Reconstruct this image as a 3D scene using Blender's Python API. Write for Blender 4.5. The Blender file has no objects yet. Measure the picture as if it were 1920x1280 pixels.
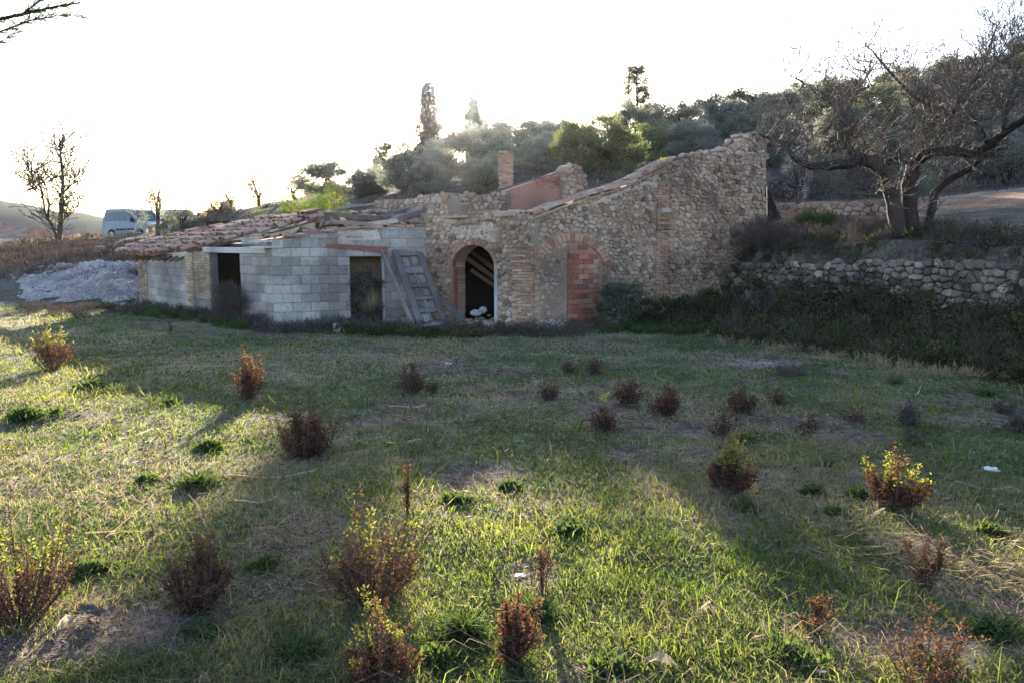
import bpy, math, random
import numpy as np
from mathutils import Vector, Matrix, noise
from mathutils.geometry import tessellate_polygon
random.seed(7); rng = np.random.default_rng(7)
S = bpy.context.scene; COL = S.collection; R = math.radians
# ------------------------------------------------------------------ camera, sky, sun, exposure
F = 1507.0; PITCH = R(7.0); CP, SP = math.cos(PITCH), math.sin(PITCH); CZ = 1.65
cam = bpy.data.cameras.new('camera'); camo = bpy.data.objects.new('camera', cam); COL.objects.link(camo)
camo.location = (0, 0, CZ); camo.rotation_euler = (R(90) - PITCH, 0, 0)
cam.sensor_width = 36; cam.lens = 36 * F / 1920; cam.clip_start = 0.05; cam.clip_end = 6000
S.camera = camo
SUN_AZ, SUN_EL = R(-4.8), R(12.0)
world = bpy.data.worlds.new('World'); S.world = world; world.use_nodes = True
wn = world.node_tree.nodes; wn.clear()
sky = wn.new('ShaderNodeTexSky'); sky.sky_type = 'NISHITA'; sky.sun_disc = False
sky.sun_elevation = SUN_EL; sky.sun_rotation = SUN_AZ; sky.air_density = 1.0; sky.dust_density = 1.0; sky.ozone_density = 1.6
bg = wn.new('ShaderNodeBackground'); bg.inputs['Strength'].default_value = 0.08
wo = wn.new('ShaderNodeOutputWorld')
wb = wn.new('ShaderNodeMix'); wb.data_type = 'RGBA'; wb.blend_type = 'MULTIPLY'; wb.clamp_result = False; wb.inputs[0].default_value = 1; wb.inputs[7].default_value = (1.03, .975, 1.02, 1)
world.node_tree.links.new(sky.outputs[0], wb.inputs[6]); world.node_tree.links.new(wb.outputs[2], bg.inputs[0]); world.node_tree.links.new(bg.outputs[0], wo.inputs[0])
sl = bpy.data.lights.new('sun', 'SUN'); sl.energy = 5.0; sl.angle = R(0.6); sl.color = (1, 0.90, 0.74)
so = bpy.data.objects.new('sun', sl); COL.objects.link(so)
SDIR = Vector((math.sin(SUN_AZ) * math.cos(SUN_EL), math.cos(SUN_AZ) * math.cos(SUN_EL), math.sin(SUN_EL)))
so.rotation_euler = SDIR.to_track_quat('Z', 'Y').to_euler(); so.location = (0, 0, 50)
S.view_settings.view_transform = 'Standard'; S.view_settings.look = 'None'
S.view_settings.exposure = 2.85; S.view_settings.gamma = 1; S.view_settings.use_curve_mapping = False
HAZE = 0.00004
S.cycles.max_bounces = 8; S.cycles.transparent_max_bounces = 8; S.cycles.volume_bounces = 1

def ray(u, v):
    t = (v - 640) / F
    return ((u - 960) / F, CP - t * SP, -SP - t * CP)
def P(u, v, Y):
    r = ray(u, v); k = Y / r[1]
    return Vector((r[0] * k, Y, CZ + r[2] * k))
def UX(u, Y): return (u - 960) / F * Y / 1.0

# ------------------------------------------------------------------ vector noise and terrain height
def hsh(a, b, s):
    v = np.sin(a * 127.1 + b * 311.7 + s * 74.7) * 43758.5453
    return v - np.floor(v)
def vn(x, y, s=0):
    x = np.asarray(x, float); y = np.asarray(y, float)
    xi = np.floor(x); yi = np.floor(y); fx = x - xi; fy = y - yi
    fx = fx * fx * (3 - 2 * fx); fy = fy * fy * (3 - 2 * fy)
    a = hsh(xi, yi, s); b = hsh(xi + 1, yi, s); c = hsh(xi, yi + 1, s); d = hsh(xi + 1, yi + 1, s)
    return (a * (1 - fx) + b * fx) * (1 - fy) + (c * (1 - fx) + d * fx) * fy
def fbm(x, y, s=0, o=4):
    r = 0; a = .5; t = 0
    for i in range(o):
        r = r + a * vn(x, y, s + i * 13.3); t += a; a *= .5; x = x * 2.03 + 5.1; y = y * 2.03 - 3.7
    return r / t
TU = np.array([-400, 0, 200, 400, 600, 760, 900, 1120, 1300, 1437, 1700, 1920, 2400], float)
TY = np.array([0, 14, 18, 20, 24, 27, 30, 36, 42, 50, 60, 80, 120, 300, 3000], float)
TT = np.array([
 [-.1, -.18, -.2, -.2, -.1, .2, .6, .9, 1.0, 1.1, 1.1, .9, .4, -1, -4],
 [-.1, -.18, -.2, -.2, -.1, .2, .6, .95, 1.1, 1.2, 1.2, .9, .4, -1, -4],
 [-.1, -.18, -.2, -.2, -.05, .4, .8, 1.3, 1.65, 1.8, 1.85, 1.8, 1.0, -1, -4],
 [-.1, -.18, -.2, -.2, .3, .7, 1.0, 1.7, 2.4, 3.2, 3.6, 3.8, 3, 1, -4],
 [-.1, -.18, -.2, 0, 1.0, 1.4, 1.8, 2.6, 3.6, 4.5, 5.0, 5.3, 5, 2, -4],
 [-.1, -.18, -.2, .4, 1.4, 1.9, 2.3, 3.3, 4.3, 5.4, 6.3, 6.8, 7, 5, -4],
 [-.1, -.18, -.2, .6, 1.8, 2.4, 3.0, 4.0, 5.0, 6.2, 7.3, 8, 8, 8, 0],
 [-.1, -.18, -.2, .8, 2.2, 2.9, 3.6, 4.9, 6.0, 7.2, 8.2, 9, 9, 9, 0],
 [-.1, -.18, 0.3, 1.0, 2.4, 3.1, 3.8, 5.2, 6.4, 7.9, 9.2, 10, 10, 10, 0],
 [1.3, 1.3, 1.3, 1.7, 2.6, 3.1, 3.7, 5.0, 6.5, 8.3, 10, 11, 12, 12, 0],
 [1.4, 1.5, 2.0, 2.2, 2.8, 3.2, 3.8, 5.4, 7.4, 10, 12.3, 14, 15, 15, 0],
 [1.4, 1.6, 2.1, 2.5, 3.2, 3.6, 4.3, 6.3, 8.8, 12, 14, 16, 17, 17, 0],
 [1.4, 1.6, 2.3, 2.9, 3.8, 4.4, 5.3, 7.5, 10, 13, 15, 17, 18, 18, 0]])
RW = [(5.35, 19.85), (8.2, 13.0), (10.3, 8.6), (13.5, 3.0), (16.0, -12.0)]
LOW = [(16, -60), (16, -12), (13.5, 3), (10.3, 8.6), (8.2, 13.0), (5.35, 19.85), (6.35, 21.35), (3.2, 25.2), (-3.5, 24.3), (-6.6, 25.2),
       (-9.3, 25.4), (-11.6, 23.6), (-30, 22), (-70, 22), (-70, -60)]
def segd(x, y, a, b):
    dx, dy = b[0] - a[0], b[1] - a[1]
    t = np.clip(((x - a[0]) * dx + (y - a[1]) * dy) / (dx * dx + dy * dy), 0, 1)
    return np.hypot(x - a[0] - t * dx, y - a[1] - t * dy)
def lowmask(x, y):
    ins = np.zeros(x.shape, bool); n = len(LOW)
    d = np.full(x.shape, 1e9)
    for i in range(n):
        a, b = LOW[i], LOW[(i + 1) % n]
        c = ((a[1] > y) != (b[1] > y)) & (x < (b[0] - a[0]) * (y - a[1]) / ((b[1] - a[1]) or 1e-9) + a[0])
        ins ^= c
        d = np.minimum(d, segd(x, y, a, b))
    return ins, d
def Ht(x, y):
    x = np.atleast_1d(np.asarray(x, float)); y = np.atleast_1d(np.asarray(y, float))
    ys = np.clip(y, 0.5, 2900); u = np.clip(960 + F * x / ys, -400, 2399.9)
    u = np.where(y < .5, np.where(x > 0, 2399.9, -400), u)
    yc = np.clip(y, 0, 2900)
    i = np.clip(np.searchsorted(TU, u, 'right') - 1, 0, len(TU) - 2); j = np.clip(np.searchsorted(TY, yc, 'right') - 1, 0, len(TY) - 2)
    fu = (u - TU[i]) / (TU[i + 1] - TU[i]); fy = (yc - TY[j]) / (TY[j + 1] - TY[j])
    z = (TT[i, j] * (1 - fu) + TT[i + 1, j] * fu) * (1 - fy) + (TT[i, j + 1] * (1 - fu) + TT[i + 1, j + 1] * fu) * fy
    z = z + (fbm(x * .5, y * .5, 3) - .5) * .35 * np.clip((y - 22) / 8, 0, 2)
    fld = -.2 * np.clip(y / 17, 0, 1) + (fbm(x * .45, y * .45, 9) - .5) * .10 + (fbm(x * 2.3, y * 2.3, 5, 3) - .5) * .05
    ins, d = lowmask(x, y)
    k = np.where(ins, 0, np.clip(d / .25, 0, 1))
    dr = np.full(x.shape, 1e9)
    for a, b in zip(RW[:-1], RW[1:]): dr = np.minimum(dr, segd(x, y, a, b))
    fld = fld + .45 * np.clip(1 - dr / 2.6, 0, 1) ** 1.5 * ins
    return fld * (1 - k) + np.maximum(z, fld * .0 + z) * k
def H(x, y): return float(Ht(x, y)[0])
def G(u, v):
    """point on the ground seen at pixel u,v (searched along the ray)"""
    r = ray(u, v); Y = np.linspace(1.2, 32, 1600); k = Y / r[1]
    zz = CZ + r[2] * k - Ht(r[0] * k, Y); i = int(np.argmax(zz <= 0)) if (zz <= 0).any() else 1599
    return Vector((r[0] * k[i], Y[i], H(r[0] * k[i], Y[i])))

# ------------------------------------------------------------------ materials
def nmat(name):
    m = bpy.data.materials.new(name); m.use_nodes = True; nt = m.node_tree; nt.nodes.clear()
    return m, nt, (lambda t: nt.nodes.new(t)), nt.links.new
def ramp(N, cols):
    r = N('ShaderNodeValToRGB'); e = r.color_ramp.elements
    while len(e) < len(cols): e.new(.5)
    for i, c in enumerate(cols):
        e[i].position = i / (len(cols) - 1); e[i].color = (*c, 1)
    return r
def solid(name, cols, scale=8, rough=.9, bump=.5, grime=.35, fine=60, attr=True, spec=.2, bdist=.02, stretch=None):
    m, nt, N, L = nmat(name)
    o = N('ShaderNodeOutputMaterial'); b = N('ShaderNodeBsdfPrincipled'); L(b.outputs[0], o.inputs[0])
    b.inputs['Roughness'].default_value = rough; b.inputs['Specular IOR Level'].default_value = spec
    g = N('ShaderNodeNewGeometry'); vec = g.outputs['Position']
    if stretch:
        mp = N('ShaderNodeMapping'); mp.inputs['Scale'].default_value = stretch; L(vec, mp.inputs[0]); vec = mp.outputs[0]
    n1 = N('ShaderNodeTexNoise'); n1.inputs['Scale'].default_value = scale; n1.inputs['Detail'].default_value = 6; L(vec, n1.inputs['Vector'])
    n2 = N('ShaderNodeTexNoise'); n2.inputs['Scale'].default_value = fine; n2.inputs['Detail'].default_value = 4; L(vec, n2.inputs['Vector'])
    rp = ramp(N, cols)
    if attr:
        a = N('ShaderNodeAttribute'); a.attribute_name = 'rnd'
        mt = N('ShaderNodeMath'); mt.operation = 'MULTIPLY_ADD'; L(n1.outputs[0], mt.inputs[0]); mt.inputs[1].default_value = .7
        ad = N('ShaderNodeMath'); ad.operation = 'SUBTRACT'; L(a.outputs['Fac'], ad.inputs[0]); ad.inputs[1].default_value = .35; L(ad.outputs[0], mt.inputs[2])
        L(mt.outputs[0], rp.inputs[0])
    else: L(n1.outputs[0], rp.inputs[0])
    mx = N('ShaderNodeMix'); mx.data_type = 'RGBA'; mx.blend_type = 'MULTIPLY'; mx.inputs[0].default_value = grime
    r2 = ramp(N, [(.25, .23, .22), (1.25, 1.25, 1.25)]); r2.color_ramp.elements[0].position = .3; r2.color_ramp.elements[1].position = .65
    L(n2.outputs[0], r2.inputs[0]); L(rp.outputs[0], mx.inputs[6]); L(r2.outputs[0], mx.inputs[7]); L(mx.outputs[2], b.inputs['Base Color'])
    n3 = N('ShaderNodeTexNoise'); n3.inputs['Scale'].default_value = .9; n3.inputs['Detail'].default_value = 4; L(g.outputs['Position'], n3.inputs['Vector'])
    r3 = ramp(N, [(.70, .68, .68), (1.2, 1.18, 1.15)]); r3.color_ramp.elements[0].position = .36; r3.color_ramp.elements[1].position = .62; L(n3.outputs[0], r3.inputs[0])
    m3 = N('ShaderNodeMix'); m3.data_type = 'RGBA'; m3.blend_type = 'MULTIPLY'; m3.clamp_result = False; m3.inputs[0].default_value = 1 if grime > .2 else 0; L(mx.outputs[2], m3.inputs[6]); L(r3.outputs[0], m3.inputs[7]); L(m3.outputs[2], b.inputs['Base Color'])
    bp = N('ShaderNodeBump'); bp.inputs['Strength'].default_value = bump; bp.inputs['Distance'].default_value = bdist
    L(n2.outputs[0], bp.inputs['Height']); L(bp.outputs[0], b.inputs['Normal'])
    return m
def leafm(name, cols, transl=.35, tcol=None):
    m, nt, N, L = nmat(name)
    o = N('ShaderNodeOutputMaterial'); a = N('ShaderNodeAttribute'); a.attribute_name = 'rnd'
    rp = ramp(N, cols); L(a.outputs['Fac'], rp.inputs[0])
    d = N('ShaderNodeBsdfDiffuse'); t = N('ShaderNodeBsdfTranslucent'); x = N('ShaderNodeMixShader'); x.inputs[0].default_value = transl
    L(rp.outputs[0], d.inputs[0])
    mx = N('ShaderNodeMix'); mx.data_type = 'RGBA'; mx.blend_type = 'MULTIPLY'; mx.inputs[0].default_value = 1; mx.clamp_result = False
    L(rp.outputs[0], mx.inputs[6]); mx.inputs[7].default_value = (*(tcol or (1.3, 1.3, .8)), 1); L(mx.outputs[2], t.inputs[0])
    L(d.outputs[0], x.inputs[1]); L(t.outputs[0], x.inputs[2]); L(x.outputs[0], o.inputs[0])
    return m
M = {}
M['stone'] = solid('rubble_stone', [(.20, .14, .11), (.36, .265, .21), (.44, .30, .22), (.43, .35, .29), (.55, .45, .37), (.40, .27, .20)], 5, bump=.9, grime=.6, fine=38, bdist=.03)
M['drystone'] = solid('dry_stone', [(.10, .085, .075), (.19, .16, .14), (.30, .255, .22), (.20, .17, .15), (.42, .37, .33)], 4, bump=.9, grime=.55, fine=30, bdist=.03)
M['mortar'] = solid('old_mortar', [(.19, .135, .105), (.34, .25, .19), (.46, .36, .28)], 3, bump=1, grime=.6, fine=45, attr=False, bdist=.03)
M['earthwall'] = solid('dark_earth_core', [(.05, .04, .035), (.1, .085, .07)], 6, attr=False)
M['brick'] = solid('pale_brick', [(.26, .16, .115), (.40, .27, .20), (.48, .35, .27), (.36, .20, .15)], 9, bump=.6, fine=70)
M['archbrick'] = solid('arch_brick', [(.26, .14, .10), (.42, .24, .17), (.48, .31, .23)], 9, bump=.6, fine=70)
M['ochre'] = solid('ochre_brick', [(.34, .24, .16), (.46, .35, .25), (.54, .44, .34), (.36, .26, .19)], 9, bump=.6, fine=70)
M['redbrick'] = solid('hollow_red_brick', [(.12, .095, .09), (.30, .11, .08), (.38, .13, .09), (.40, .20, .15), (.34, .12, .085), (.42, .28, .21)], 3, bump=.5, fine=70, grime=.3)
M['block'] = solid('concrete_block', [(.24, .215, .205), (.31, .285, .27), (.35, .32, .305), (.41, .38, .36)], 1.3, bump=.5, grime=.28, fine=16)
M['joint'] = solid('cement_joint', [(.17, .165, .165), (.25, .24, .24)], 6, attr=False, bump=.7)
M['concrete'] = solid('pale_concrete', [(.34, .34, .34), (.48, .47, .46)], 5, bump=.3, grime=.3)
M['plaster'] = solid('worn_plaster', [(.33, .26, .20), (.46, .39, .32), (.52, .46, .40), (.36, .27, .21)], 1.6, bump=.8, grime=.3, fine=14, attr=False, bdist=.03)
M['redplaster'] = solid('reddish_plaster', [(.50, .40, .34), (.42, .25, .19), (.36, .19, .14), (.48, .36, .30)], 1.8, bump=.8, grime=.35, fine=26, attr=False)
M['tile'] = solid('clay_roof_tile', [(.22, .13, .10), (.40, .22, .16), (.47, .29, .22), (.33, .24, .20), (.50, .38, .30)], 4, bump=.7, grime=.5, fine=40)
M['wood'] = solid('weathered_grey_wood', [(.14, .125, .125), (.22, .195, .195), (.29, .26, .25)], 7, bump=.8, grime=.6, fine=26, stretch=(3, 3, 3))
M['brownwood'] = solid('old_brown_wood', [(.07, .05, .04), (.14, .10, .075), (.20, .15, .12)], 7, bump=.8, grime=.5)
M['redpaint'] = solid('faded_red_paint', [(.28, .09, .065), (.36, .14, .10)], 9, bump=.3, grime=.3, attr=False)
M['lintel'] = solid('red_clay_lintel', [(.24, .11, .085), (.36, .20, .16)], 6, bump=.4, grime=.4)
M['rock'] = solid('pale_limestone', [(.20, .18, .18), (.34, .31, .31), (.46, .43, .42)], 2.0, bump=1, grime=.6, fine=14, attr=False, bdist=.06)
M['bark'] = solid('almond_bark', [(.035, .027, .026), (.065, .05, .045), (.10, .08, .07)], 6, bump=1, grime=.6, fine=40)
M['bark2'] = solid('olive_bark', [(.07, .06, .055), (.14, .12, .11)], 6, bump=1, grime=.5, fine=30)
M['twig'] = solid('bare_twig', [(.07, .06, .056), (.15, .125, .115)], 5, bump=0, grime=0)
M['olive'] = leafm('olive_leaves', [(.09, .10, .09), (.16, .175, .155), (.23, .245, .22), (.32, .33, .30)], .45, (1.2, 1.2, 1))
M['olivey'] = leafm('yellowish_olive_leaves', [(.08, .09, .05), (.15, .165, .09), (.23, .245, .15)], .35)
M['dark'] = leafm('dark_leaves', [(.055, .065, .055), (.10, .115, .095), (.15, .165, .135)], .25)
M['cypress'] = leafm('cypress_leaves', [(.03, .035, .022), (.055, .05, .03), (.08, .06, .035)], .3)
M['bramble'] = leafm('bramble_leaves', [(.03, .035, .022), (.05, .058, .03), (.075, .075, .04), (.16, .14, .05)], .3)
M['scrub'] = leafm('hill_scrub', [(.05, .04, .04), (.085, .07, .065), (.115, .095, .085), (.08, .08, .06)], .12, (1.1, 1, .9))
M['drygrass'] = leafm('dry_straw', [(.17, .135, .095), (.26, .215, .145), (.36, .31, .20), (.22, .20, .12)], .4, (1.2, 1.1, .85))
M['grass'] = leafm('grass_blades', [(.045, .075, .03), (.075, .11, .042), (.115, .15, .06), (.21, .21, .095)], .5, (1.5, 1.45, .5))
M['weed'] = leafm('lush_weed', [(.04, .062, .03), (.065, .095, .045), (.10, .135, .06)], .35, (1.4, 1.4, .5))
M['rust'] = leafm('rusty_leaves', [(.04, .022, .02), (.075, .038, .032), (.125, .068, .05), (.12, .10, .05)], .35, (1.4, 1.2, .8))
M['yeltop'] = leafm('yellow_green_leaves', [(.10, .10, .03), (.16, .16, .045), (.24, .22, .07)], .4, (1.4, 1.4, .8))
M['yelbush'] = leafm('bright_yellow_green_bush', [(.06, .09, .02), (.10, .14, .03), (.30, .24, .03)], .35)
M['blossom'] = leafm('almond_blossom', [(.5, .38, .40), (.7, .58, .58), (.85, .78, .76)], .4, (1, 1, 1))
M['needle'] = leafm('pine_needles', [(.03, .045, .02), (.06, .08, .035)], .3)
M['paleleaf'] = leafm('pale_young_leaves', [(.11, .12, .07), (.19, .20, .12), (.28, .28, .20)], .3, (1.1, 1.1, .9))
M['reed'] = leafm('dead_reed_leaf', [(.34, .27, .17), (.5, .42, .30), (.62, .54, .42)], .4, (1.1, 1, .8))
M['litter'] = leafm('white_litter', [(.7, .7, .72), (.8, .8, .82)], .2, (1, 1, 1))
M['sack'] = solid('white_sack', [(.24, .24, .25), (.38, .38, .39)], 9, bump=.3, grime=.2, attr=False)
M['carpaint'] = solid('silver_blue_paint', [(.17, .24, .35), (.19, .27, .38)], 1, rough=.35, bump=0, grime=0, attr=False, spec=.5)
M['whitecar'] = solid('white_car_paint', [(.75, .75, .77), (.8, .8, .8)], 1, rough=.35, bump=0, grime=0, attr=False, spec=.5)
M['carglass'] = solid('car_glass', [(.03, .045, .07), (.04, .06, .09)], 1, rough=.08, bump=0, grime=0, attr=False, spec=.8)
M['rubber'] = solid('black_rubber', [(.02, .02, .022), (.03, .03, .03)], 4, bump=0, grime=0, attr=False)
M['chrome'] = solid('lamp_glass', [(.6, .62, .65), (.7, .7, .72)], 1, rough=.2, bump=0, grime=0, attr=False, spec=.8)
M['housewall'] = solid('cream_render', [(.55, .52, .48), (.66, .63, .58)], .5, bump=.1, grime=.1, attr=False)
M['houseroof'] = solid('brown_roof', [(.26, .16, .12), (.34, .21, .16)], .8, bump=.2, grime=.3, attr=False)
M['moss'] = leafm('yellow_lichen_plants', [(.45, .40, .04), (.6, .5, .06)], .3)

def ground_mat():
    m, nt, N, L = nmat('ground_earth')
    o = N('ShaderNodeOutputMaterial'); b = N('ShaderNodeBsdfPrincipled'); L(b.outputs[0], o.inputs[0])
    b.inputs['Roughness'].default_value = 1; b.inputs['Specular IOR Level'].default_value = .1
    a = N('ShaderNodeAttribute'); a.attribute_name = 'col'
    g = N('ShaderNodeNewGeometry')
    cur = a.outputs['Color']
    for sc, lo, hi, f in ((2.5, .55, 1.35, 1), (14, .5, 1.45, 1), (70, .45, 1.5, 1)):
        n = N('ShaderNodeTexNoise'); n.inputs['Scale'].default_value = sc; n.inputs['Detail'].default_value = 5; L(g.outputs['Position'], n.inputs['Vector'])
        r = N('ShaderNodeMapRange'); r.inputs[1].default_value = .3; r.inputs[2].default_value = .7; r.inputs[3].default_value = lo; r.inputs[4].default_value = hi
        L(n.outputs[0], r.inputs[0])
        mx = N('ShaderNodeMix'); mx.data_type = 'RGBA'; mx.blend_type = 'MULTIPLY'; mx.inputs[0].default_value = f; mx.clamp_result = False
        L(cur, mx.inputs[6]); L(r.outputs[0], mx.inputs[7]); cur = mx.outputs[2]
    L(cur, b.inputs['Base Color'])
    bp = N('ShaderNodeBump'); bp.inputs['Strength'].default_value = .9; bp.inputs['Distance'].default_value = .03; L(n.outputs[0], bp.inputs['Height']); L(bp.outputs[0], b.inputs['Normal'])
    return m
M['shadewall'] = solid('shade_black_inner_wall', [(.018, .015, .014), (.04, .034, .03)], 3, attr=False)  # near-black: the shade of the rooms is put into the wall colour
M['ground'] = ground_mat()

# ------------------------------------------------------------------ builders
def V(*a): return Vector(a)
def tag(o, label=None, cat=None, group=None, kind=None):
    for k, x in (('label', label), ('category', cat), ('group', group), ('kind', kind)):
        if x: o[k] = x
    return o
def empty(name, loc, label, cat, group=None, rz=0):
    o = bpy.data.objects.new(name, None); COL.objects.link(o); o.location = loc; o.rotation_euler = (0, 0, rz); o.empty_display_size = .2
    return tag(o, label, cat, group)
def wloc(o):
    p = Vector((0, 0, 0))
    while o is not None: p += Vector(o.location); o = o.parent
    return p
class MB:
    def __init__(s): s.v = []; s.f = []; s.r = []
    def add(s, vs, fs, r=None):
        n = len(s.v); s.v += [tuple(x) for x in vs]; s.f += [tuple(i + n for i in f) for f in fs]
        s.r += [random.random() if r is None else r] * len(fs)
    def frame_box(s, O, X, Y, Z, x0, x1, y0, y1, z0, z1, r=None, jit=0, ch=0):
        def q(a, b, c):
            p = O + X * a + Y * b + Z * c
            if jit: p = p + V(random.uniform(-jit, jit), random.uniform(-jit, jit), random.uniform(-jit, jit))
            return p
        vs = [q(a, b, c) for b in (y0, y1 - ch) for c in (z0, z1) for a in (x0, x1)]
        fs = [(0, 1, 3, 2), (0, 4, 5, 1), (2, 3, 7, 6), (0, 2, 6, 4), (1, 5, 7, 3)]
        if ch:
            vs += [q(a, y1, c) for c in (z0 + ch, z1 - ch) for a in (x0 + ch, x1 - ch)]
            fs += [(8, 10, 11, 9), (4, 8, 9, 5), (6, 7, 11, 10), (4, 6, 10, 8), (5, 9, 11, 7)]
        else: fs += [(4, 6, 7, 5)]
        s.add(vs, fs, r)
    def bar(s, a, b, w, h, r=None, jit=0, up=V(0, 0, 1)):
        a = Vector(a); b = Vector(b); d = (b - a); L = d.length; d.normalize()
        x = d.cross(up); x = x.normalized() if x.length > 1e-4 else V(1, 0, 0); z = x.cross(d)
        s.frame_box(a, x, d, z, -w / 2, w / 2, 0, L, -h / 2, h / 2, r, jit)
    def tube(s, pts, rad, n=6, r=None, cap=True):
        pts = [Vector(p) for p in pts]; rr = random.random() if r is None else r; vs = []; fs = []; prev = None
        for i, p in enumerate(pts):
            t = (pts[min(i + 1, len(pts) - 1)] - pts[max(i - 1, 0)])
            if t.length < 1e-9: t = V(0, 0, 1)
            t.normalize()
            if prev is None: x = t.orthogonal().normalized()
            else:
                x = prev - t * prev.dot(t); x = x.normalized() if x.length > 1e-6 else t.orthogonal().normalized()
            prev = x; y = t.cross(x); ra = rad[i] if isinstance(rad, (list, tuple)) else rad
            for k in range(n):
                a = 2 * math.pi * k / n; vs.append(p + (x * math.cos(a) + y * math.sin(a)) * ra)
        for i in range(len(pts) - 1):
            for k in range(n):
                a = i * n + k; b = i * n + (k + 1) % n; fs.append((a, b, b + n, a + n))
        if cap: fs.append(tuple(range(n))[::-1]); fs.append(tuple((len(pts) - 1) * n + k for k in range(n)))
        s.add(vs, fs, rr)
    def build(s, name, mat, parent=None, kind=None, label=None, cat=None, group=None, smooth=False, center=False, loc=None):
        base = wloc(parent)
        vs = s.v; off = V(0, 0, 0)
        if loc is not None: off = Vector(loc) - base
        elif center and vs:
            c = V(0, 0, 0)
            for p in vs: c += Vector(p)
            off = c / len(vs) - base
        o_ = base + off
        me = bpy.data.meshes.new(name); me.from_pydata([(p[0] - o_.x, p[1] - o_.y, p[2] - o_.z) for p in vs], [], s.f)
        at = me.attributes.new('rnd', 'FLOAT', 'FACE'); at.data.foreach_set('value', s.r)
        if smooth: me.polygons.foreach_set('use_smooth', [True] * len(s.f))
        me.materials.append(mat); me.update()
        o = bpy.data.objects.new(name, me); COL.objects.link(o); o.location = off
        if parent is not None: o.parent = parent
        return tag(o, label, cat, group, kind)
def np_mesh(name, verts, fsize, rnd, mat, parent=None, origin=(0, 0, 0), extra=None, smooth=False):
    """verts (N,k,3); fsize list of vertex index tuples per element"""
    N, k, _ = verts.shape; base = np.array(wloc(parent)) if parent is not None else np.zeros(3); base = base + np.array(origin)
    me = bpy.data.meshes.new(name)
    me.vertices.add(N * k); me.vertices.foreach_set('co', (verts - base).reshape(-1).astype(np.float32))
    loops = []; starts = []; 
    tpl = np.concatenate([np.array(f) for f in fsize]); nl = len(tpl)
    lv = (np.arange(N)[:, None] * k + tpl[None, :]).reshape(-1).astype(np.int32)
    st0 = np.cumsum([0] + [len(f) for f in fsize[:-1]])
    ls = (np.arange(N)[:, None] * nl + st0[None, :]).reshape(-1).astype(np.int32)
    me.loops.add(len(lv)); me.loops.foreach_set('vertex_index', lv)
    me.polygons.add(len(ls)); me.polygons.foreach_set('loop_start', ls)
    at = me.attributes.new('rnd', 'FLOAT', 'FACE'); at.data.foreach_set('value', np.repeat(np.clip(rnd, 0, 1), len(fsize)).astype(np.float32))
    me.materials.append(mat); me.update(calc_edges=True)
    o = bpy.data.objects.new(name, me); COL.objects.link(o)
    if parent is not None: o.parent = parent
    o.location = origin
    return o
def unit(a): return a / np.maximum(np.linalg.norm(a, axis=1, keepdims=True), 1e-9)
def leafverts(c, d, ln, wd):
    """rhombus leaves: c base points, d directions, ln, wd arrays"""
    n = len(c); d = unit(d); side = unit(np.cross(d, rng.normal(size=(n, 3)))); ln = np.broadcast_to(np.asarray(ln, float), (n,))[:, None]; wd = np.broadcast_to(np.asarray(wd, float), (n,))[:, None]
    mid = c + d * ln * .45
    return np.stack([c, mid + side * wd * .5, c + d * ln, mid - side * wd * .5], 1)
Q4 = [(0, 1, 2, 3)]
def bladeverts(c, h, w, lean, az):
    n = len(c); la = np.stack([np.cos(az), np.sin(az), np.zeros(n)], 1); sa = rng.uniform(0, 2 * np.pi, n)
    wv = np.stack([np.cos(sa), np.sin(sa), np.zeros(n)], 1) * (w / 2)[:, None]
    up = np.array([0, 0, 1.0])
    mid = c + up * (h * .55)[:, None] + la * (h * lean * .3)[:, None]; tip = c + up * (h * (1 - .25 * lean))[:, None] + la * (h * lean)[:, None]
    c0 = c - up * .015
    return np.stack([c0 - wv, c0 + wv, mid + wv * .75, mid - wv * .75, tip], 1)
B5 = [(0, 1, 2, 3), (3, 2, 4)]
def cloud(cent, rad, n, ln, wd, up=.5, flat=.8, bias=.35):
    """leaf clumps: cent (K,3), rad (K,), n per clump -> verts, rnd"""
    cent = np.asarray(cent, float); K = len(cent); rad = np.broadcast_to(np.asarray(rad, float), (K,))
    idx = np.repeat(np.arange(K), n); d = rng.normal(size=(K * n, 3)); d = unit(d) * (rng.uniform(0.15, 1, (K * n, 1)) ** .6)
    p = cent[idx] + d * rad[idx][:, None] * np.array([1, 1, flat])
    dr = d * (1 - up) + rng.normal(size=d.shape) * .35 + np.array([0, 0, up])
    cr = rng.uniform(0, 1, K)
    r = cr[idx] * .55 + rng.uniform(0, .35, K * n) + d[:, 2] * .12
    return leafverts(p, dr, ln * rng.uniform(.6, 1.4, K * n), wd * rng.uniform(.7, 1.3, K * n)), r

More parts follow.
